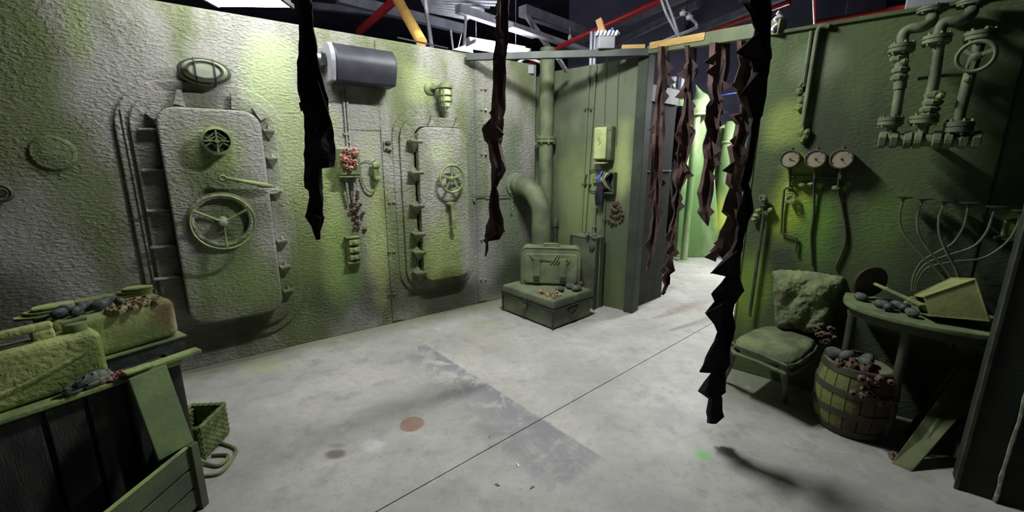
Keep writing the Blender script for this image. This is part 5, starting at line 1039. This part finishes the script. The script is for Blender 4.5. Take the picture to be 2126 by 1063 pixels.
pts = scatter_up(16, .07, .06, 0, .03); cluster('barnacle_cluster', 'brown barnacles on the left of the barrel top', bc_ + Vector((-.085, -.05, BH - .012)), 0, pts, 'brown_b', 1.2, 'barnacle clusters')
pts = [((random.gauss(0, .035), -.004, -random.uniform(.0, .13)), (random.gauss(-.1, .3), -1, 0)) for _ in range(24)]
cluster('barnacle_cluster', 'red brown barnacles running down the barrel front', bc_ + Vector((-.055, -.158, BH - .01)), math.radians(-18), pts, 'brown_b', 1.0, 'barnacle clusters')
for k, (dx, dy, r) in enumerate(((-.06, .02, .2), (-.02, -.05, 1.2), (-.10, .06, 2.0), (.02, -.02, .8))):
    shell('barrel_shell', ('grey mussel shell at the back of the barrel top', 'grey mussel shell at the middle of the barrel top', 'grey mussel shell under the table edge on the barrel', 'grey mussel shell near the bung of the barrel top')[k], bc_ + Vector((dx, dy, BH - .017)), r, 'grey_b', .10, .06, .07)

# ------------------------------------------------------------------ console table and what lies on it
TZ = .70
pl, pr_ = at_z(1752, 614, TZ), at_z(2070, 664, TZ); tdir = (pr_ - pl).normalized()
tdir = Vector((math.cos(math.radians(-42)), math.sin(math.radians(-42)), 0)); TWd = .74; tin = Vector((-tdir.y, tdir.x, 0))
tbl = thing('console_table', 'half-round console table with turned legs by the right wall', 'table', Vector((pl.x, pl.y, 0)), math.radians(-42))
poly = [(TWd / 2 - TWd / 2 * math.cos(math.pi * k / 24), -.30 * math.sin(math.pi * k / 24) ** .8) for k in range(25)] + [(TWd, .10), (0, .10)]
toM = Matrix(((1, 0, 0, 0), (0, 0, 1, 0), (0, 1, 0, 0), (0, 0, 0, 1)))
o = MB().prism(poly, TZ - .024, TZ, toM).build('table_top', M['table'], tbl, bevel=.006)
MB().prism([(TWd / 2 + (x - TWd / 2) * .9, y * .88 - .005) for x, y in poly], TZ - .07, TZ - .024, toM).build('apron', M['table_leg'], tbl)
def tl_(P): q = P - Vector((pl.x, pl.y, 0)); return Vector((q.dot(tdir), q.dot(tin), q.z))
def turned(x, y):
    return MB().lathe([(.016, 0), (.022, .02), (.016, .05), (.020, .07), (.026, .10), (.026, .22), (.018, .235), (.028, .25), (.018, .265), (.023, .30), (.020, .45), (.022, .60), (.028, .63), (.020, .645), (.026, .66)], o=(x, y, 0), n=14).build('leg', M['table_leg'], tbl, smooth=True)
f = tl_(at_z(1834, 918, 0)); turned(f.x, f.y); turned(.055, -.035); turned(TWd - .055, -.035)
# fallen lamp
dc = at_z(1806, 585, .798); nc = at_z(1914, 634, .765); wc = at_z(2013, 620, .818)
lm = thing('fallen_lamp', 'table lamp lying on its side with round base and pyramid shade', 'lamp', Vector((nc.x, nc.y, TZ)))
L0 = lm.location.copy(); ax = (nc - dc).normalized()
bs = MB().lathe([(.088, -.006), (.093, .0), (.088, .010), (.03, .018), (.014, .03)], o=dc - L0, axis=ax, n=28).build('base', M['lamp_base'], lm, smooth=True)
MB().tube([dc - L0, nc - L0, (nc + (wc - nc) * .1) - L0], [.009, .012, .010], 10).build('stem', M['iron'], lm, smooth=True)
for q in (.35, .8): MB().ball(dc.lerp(nc, q) - L0, (.014, .014, .014), 8, 6).build('stem_bead', M['iron'], lm, smooth=True)
sax = (wc - nc).normalized(); sup = Vector((0, 0, 1)); ssd = sax.cross(sup).normalized(); sup = ssd.cross(sax)
rot = math.radians(14); e1_, e2_ = ssd * math.cos(rot) + sup * math.sin(rot), -ssd * math.sin(rot) + sup * math.cos(rot)
m = MB(); vs = []
for P, hsz in ((nc, .045), (wc, .095)):
    for r in (hsz, hsz - .004): vs += [P - L0 + e1_ * r * i + e2_ * r * j for i, j in ((-1, -1), (1, -1), (1, 1), (-1, 1))]
fs = []
for k in range(4):
    j = (k + 1) % 4; fs += [(k, j, 8 + j, 8 + k), (4 + k, 12 + k, 12 + j, 4 + j), (k, 4 + k, 4 + j, j), (8 + k, 8 + j, 12 + j, 12 + k)]
sh = m.add(vs, fs).build('shade', M['shade'], lm)
for i, j in ((-1, -1), (1, -1), (1, 1), (-1, 1)): MB().tube([nc - L0 + e1_ * .046 * i + e2_ * .046 * j, wc - L0 + e1_ * .096 * i + e2_ * .096 * j], .004, 6).build('shade_piping', M['shade'], sh)
MB().tube([wc - L0 + e1_ * .096 * i + e2_ * .096 * j for i, j in ((-1, -1), (1, -1), (1, 1), (-1, 1), (-1, -1))], .005, 6).build('shade_trim', M['shade'], sh)
for k, (x, y, kk, lab) in enumerate(((1830, 632, 'grey_b', 'leftmost small shell on the console table'), (1845, 638, 'blue_b', 'dark mussel shell in the middle of the console table'), (1862, 634, 'grey_b', 'pale ribbed shell between the dark mussels on the console table'), (1878, 640, 'blue_b', 'dark mussel shell touching the lamp shade'), (1787, 617, 'grey_b', 'small round shell below the lamp base'), (1893, 650, 'grey_b', 'grey shell tucked under the lamp shade edge'))):
    q = at_z(x, y, TZ + .02); shell('table_shell', lab, Vector((q.x, q.y, TZ + .001)), random.uniform(0, 3), kk, .07, .045, .045)
# candelabra
u0, z0 = FR.px(1895, 607, .10); cd_t = thing('candelabra', 'tangled candelabra of six thin curved arms with drip pans behind the lamp', 'candelabra', FR.W(u0, -.10, TZ), FR.a); z0 = TZ
def arm(pts, disc):
    P = [R_(x, y, .10 - .004 * i) + Vector((0, .10, 0)) for i, (x, y) in enumerate(pts)]; MB().tube(spline(P, 5), .0055, 7).build('arm', M['brass'], cd_t, smooth=True)
    o = P[-1]; MB().lathe([(.006, -.012), (.014, -.006), (.034, .0), (.036, .004), (.0, .004)], o=o, n=18).build('drip_pan', M['iron_dark'], cd_t, smooth=True)
arm([(1893, 603), (1897, 572), (1914, 543), (1945, 524), (1978, 505), (2000, 472), (2008, 440), (2012, 422)], 0)
arm([(1897, 603), (1903, 574), (1924, 547), (1965, 531), (2020, 512), (2048, 482), (2060, 450), (2068, 430)], 0)
arm([(1901, 604), (1908, 577), (1930, 554), (1985, 543), (2040, 536), (2085, 508), (2110, 474), (2120, 438)], 0)
arm([(1996, 612), (1986, 565), (1962, 518), (1950, 485), (1949, 455), (1955, 435), (1963, 418)], 0)
arm([(1990, 612), (1968, 566), (1930, 522), (1908, 487), (1904, 458), (1908, 435), (1917, 413)], 0)
arm([(1984, 612), (1948, 566), (1896, 512), (1873, 480), (1868, 452), (1871, 430), (1877, 410)], 0)
for x in (1897, 1990):
    q = R_(x, 607, .10) + Vector((0, .10, 0)); MB().lathe([(.032, -.0), (.030, .008), (.012, .016), (.016, .03), (.008, .04)], o=(q.x, q.y, .001), n=16).build('foot', M['iron'], cd_t, smooth=True)
q1, q2 = R_(1897, 607, .10) + Vector((0, .10, 0)), R_(1990, 607, .10) + Vector((0, .10, 0)); MB().bar((q1.x, q1.y, .008), (q2.x, q2.y, .008), .016, .008).build('foot_bar', M['iron'], cd_t)
u0, z0 = FR.px(2112, 480, .03); t = on_wall(FR, 'wall_bracket', 'green crusted bracket at the right end of the right wall', 'bracket', u0, z0)
MB().box(-.05, .08, -.05, 0, -.03, .05).build('block', M['iron'], t, bevel=.01); MB().box(-.07, .09, -.06, 0, -.045, -.03).build('foot', M['iron_dark'], t)
# planks leaning under the table
def wpt(x, y, d): u, z = FR.px(x, y, d); return FR.W(u, -d, z)
def leaning(name, label, pts, m, th=.02):
    P = [Vector(p) for p in pts]; o0 = (P[0] + P[1]) / 2; nn = (P[1] - P[0]).cross(P[3] - P[0]).normalized()
    if nn.y > 0: nn = -nn
    o = MB().add([p - o0 + nn * s for s in (0, -th) for p in P], [(0, 1, 2, 3), (7, 6, 5, 4), (0, 4, 5, 1), (1, 5, 6, 2), (2, 6, 7, 3), (3, 7, 4, 0)]).build(name, m, loc=o0, bevel=.003); return tag(o, label, 'plank', 'planks under the console table')
leaning('leaning_plank', 'green plank leaning up to the right beneath the console table', [at_z(1850, 962, .0), at_z(1892, 980, .0), wpt(2050, 800, .10), wpt(2004, 752, .08)], M['plank'])
leaning('leaning_plank', 'brown plank leaning behind the green plank', [at_z(1880, 905, .0), at_z(1925, 905, .0), wpt(2010, 790, .06), wpt(1985, 765, .05)], M['plank_brown'])
for k, (x, y, lab) in enumerate(((1882, 795, 'round grey shell on the floor right of the table leg'), (1885, 860, 'pale conch shell lying between barrel and planks'), (1995, 905, 'pale shell in the dark behind the green plank'))):
    q = at_z(x, y, .0); shell('floor_shell', lab, Vector((q.x, q.y, .0)), .5 * k, 'grey_b', .11, .08, .07)
q = at_z(1862, 950, .0); cluster('barnacle_cluster', 'brown barnacles at the foot of the green plank', Vector((q.x, q.y, 0)), 0, scatter_up(12, .04, .03, .0, .01), 'brown_b', .9, 'barnacle clusters')

# ------------------------------------------------------------------ passage scenery
def cut(label, name, cat, Y, pts, th, mkey, group=None):
    P = [at_y(x, y, Y) for x, y in pts]; bx = sum(p.x for p in P) / len(P); o = MB().prism([(p.x - bx, max(p.z, 0)) for p in P], 0, th).build(name, M[mkey], loc=(bx, Y, 0), bevel=.01); return tag(o, label, cat, group)
cut('pale lime cut-out rock standing in the passage', 'scenery_rock', 'scenery', 6.35, [(1404, 541), (1408, 470), (1412, 400), (1420, 340), (1428, 300), (1444, 268), (1462, 248), (1474, 238), (1480, 262), (1486, 300), (1484, 360), (1490, 440), (1492, 538)], .25, 'far')
pc = at_y(1502, 480, 6.6); t = thing('scenery_column', 'rounded teal green column at the back of the passage', 'column', Vector((pc.x, 6.6, 0)))
MB().lathe([(.16, 0), (.165, .8), (.15, 1.6), (.14, 1.75), (.145, 1.80), (.14, 1.98), (.12, 2.02)], n=20).build('shaft', M['far'], t, smooth=True); MB().torus((0, 0, 1.72), (0, 0, 1), .145, .02, 20, 6).build('collar', M['far'], t, smooth=True)
for k, (x, lab) in enumerate(((1398, 'left pale curled horn on a post in the passage'), (1448, 'right pale curled horn on a post in the passage'))):
    P = at_y(x, 225, 6.1); t = thing('horn_ornament', lab, 'ornament', Vector((P.x, 6.1, 0)), 0, 'curled horns in the passage'); zz = P.z
    MB().tube(spline([(0, 0, zz - .10), (0, 0, zz - .02), (.03, 0, zz + .10), (.02 - .02 * k, 0, zz + .20), (-.05, 0, zz + .30)], 5), [.05] + [.13] * 3 + [.15] * 3 + [.145, .14, .13, .12, .11, .10, .08, .06, .045, .035, .025, .015, .01, .006], 14).build('horn', M['far'], t, smooth=True)
    MB().tube([(0, 0, 0), (0, 0, zz - .08)], .05, 12).build('post', M['far'], t, smooth=True); MB().lathe([(.09, 0), (.08, .02)], n=16).build('foot', M['far'], t)
for k, x in enumerate((1395, 1412)):
    P = at_y(x, 200, 6.2); t = thing('steel_pipe', ('left', 'right')[k] + ' of two pale steel pipes behind the curled horns', 'pipe', Vector((P.x, 6.2, 0)), 0, 'steel pipes in the passage'); zt = at_y(x, 160, 6.2).z
    MB().tube([(0, 0, 0), (0, 0, zt)], .04, 12).build('pipe', M['steel_pale'], t, smooth=True); MB().lathe([(.046, zt - .05), (.046, zt)], n=14).build('end_ring', M['steel_pale'], t)
gq = at_z(1483, 530, 0); t = thing('plastic_crate', 'grey plastic crate on the passage floor', 'crate', Vector((gq.x + .12, gq.y - .35, 0)), .2)
for (x0, x1, y0, y1) in ((-.12, .12, -.15, -.135), (-.12, .12, .135, .15), (-.12, -.105, -.135, .135), (.105, .12, -.135, .135)):
    for k in range(4): MB().box(x0, x1, y0, y1, .02 + .085 * k, .085 + .085 * k).build('side_slat', M['grey_crate'], t)
for sx in (-.11, .11):
    for sy in (-.14, .14): MB().box(sx - .018, sx + .018, sy - .018, sy + .018, 0, .37).build('corner_post', M['grey_crate'], t)
MB().box(-.12, .12, -.15, .15, .01, .02).build('base', M['grey_crate'], t)
rod('blue_cable', 'bright blue cable stretched across the dark passage', 'cable', [at_y(1496, 199, 5.2), at_y(1600, 182, 5.2)], .010, M['blue'])
cut('dark stepped scenery board right of the lime rock', 'scenery_board', 'scenery', 6.55, [(1532, 536), (1532, 250), (1600, 240), (1600, 536)], .06, 'post')
cut('teal sprayed side board just inside the passage', 'scenery_board', 'scenery', 5.75, [(1376, 560), (1376, 250), (1392, 245), (1396, 560)], .05, 'post')

# ------------------------------------------------------------------ bits on the floor
for k, (x, y, mk, lab) in enumerate(((752, 731, 'white', 'white paint chip on the floor before the smaller hatch'), (1017, 906, 'card', 'orange curl of leaf beside the floor joint'), (1033, 1007, 'card', 'tan flake near the dark floor patch'), (1105, 1012, 'card', 'tan flake at the lower edge of the dark floor patch'), (1075, 966, 'white', 'pale chip on the dark floor patch'))):
    P = at_z(x, y, 0); t = thing('floor_chip', lab, 'debris', Vector((P.x, P.y, .0)), k * 1.3, 'chips on the floor')
    MB().prism([(-.012, 0), (.011, 0), (.013, .003), (0, .006), (-.011, .003)], -.004, .004).build('flake', M[mk], t)
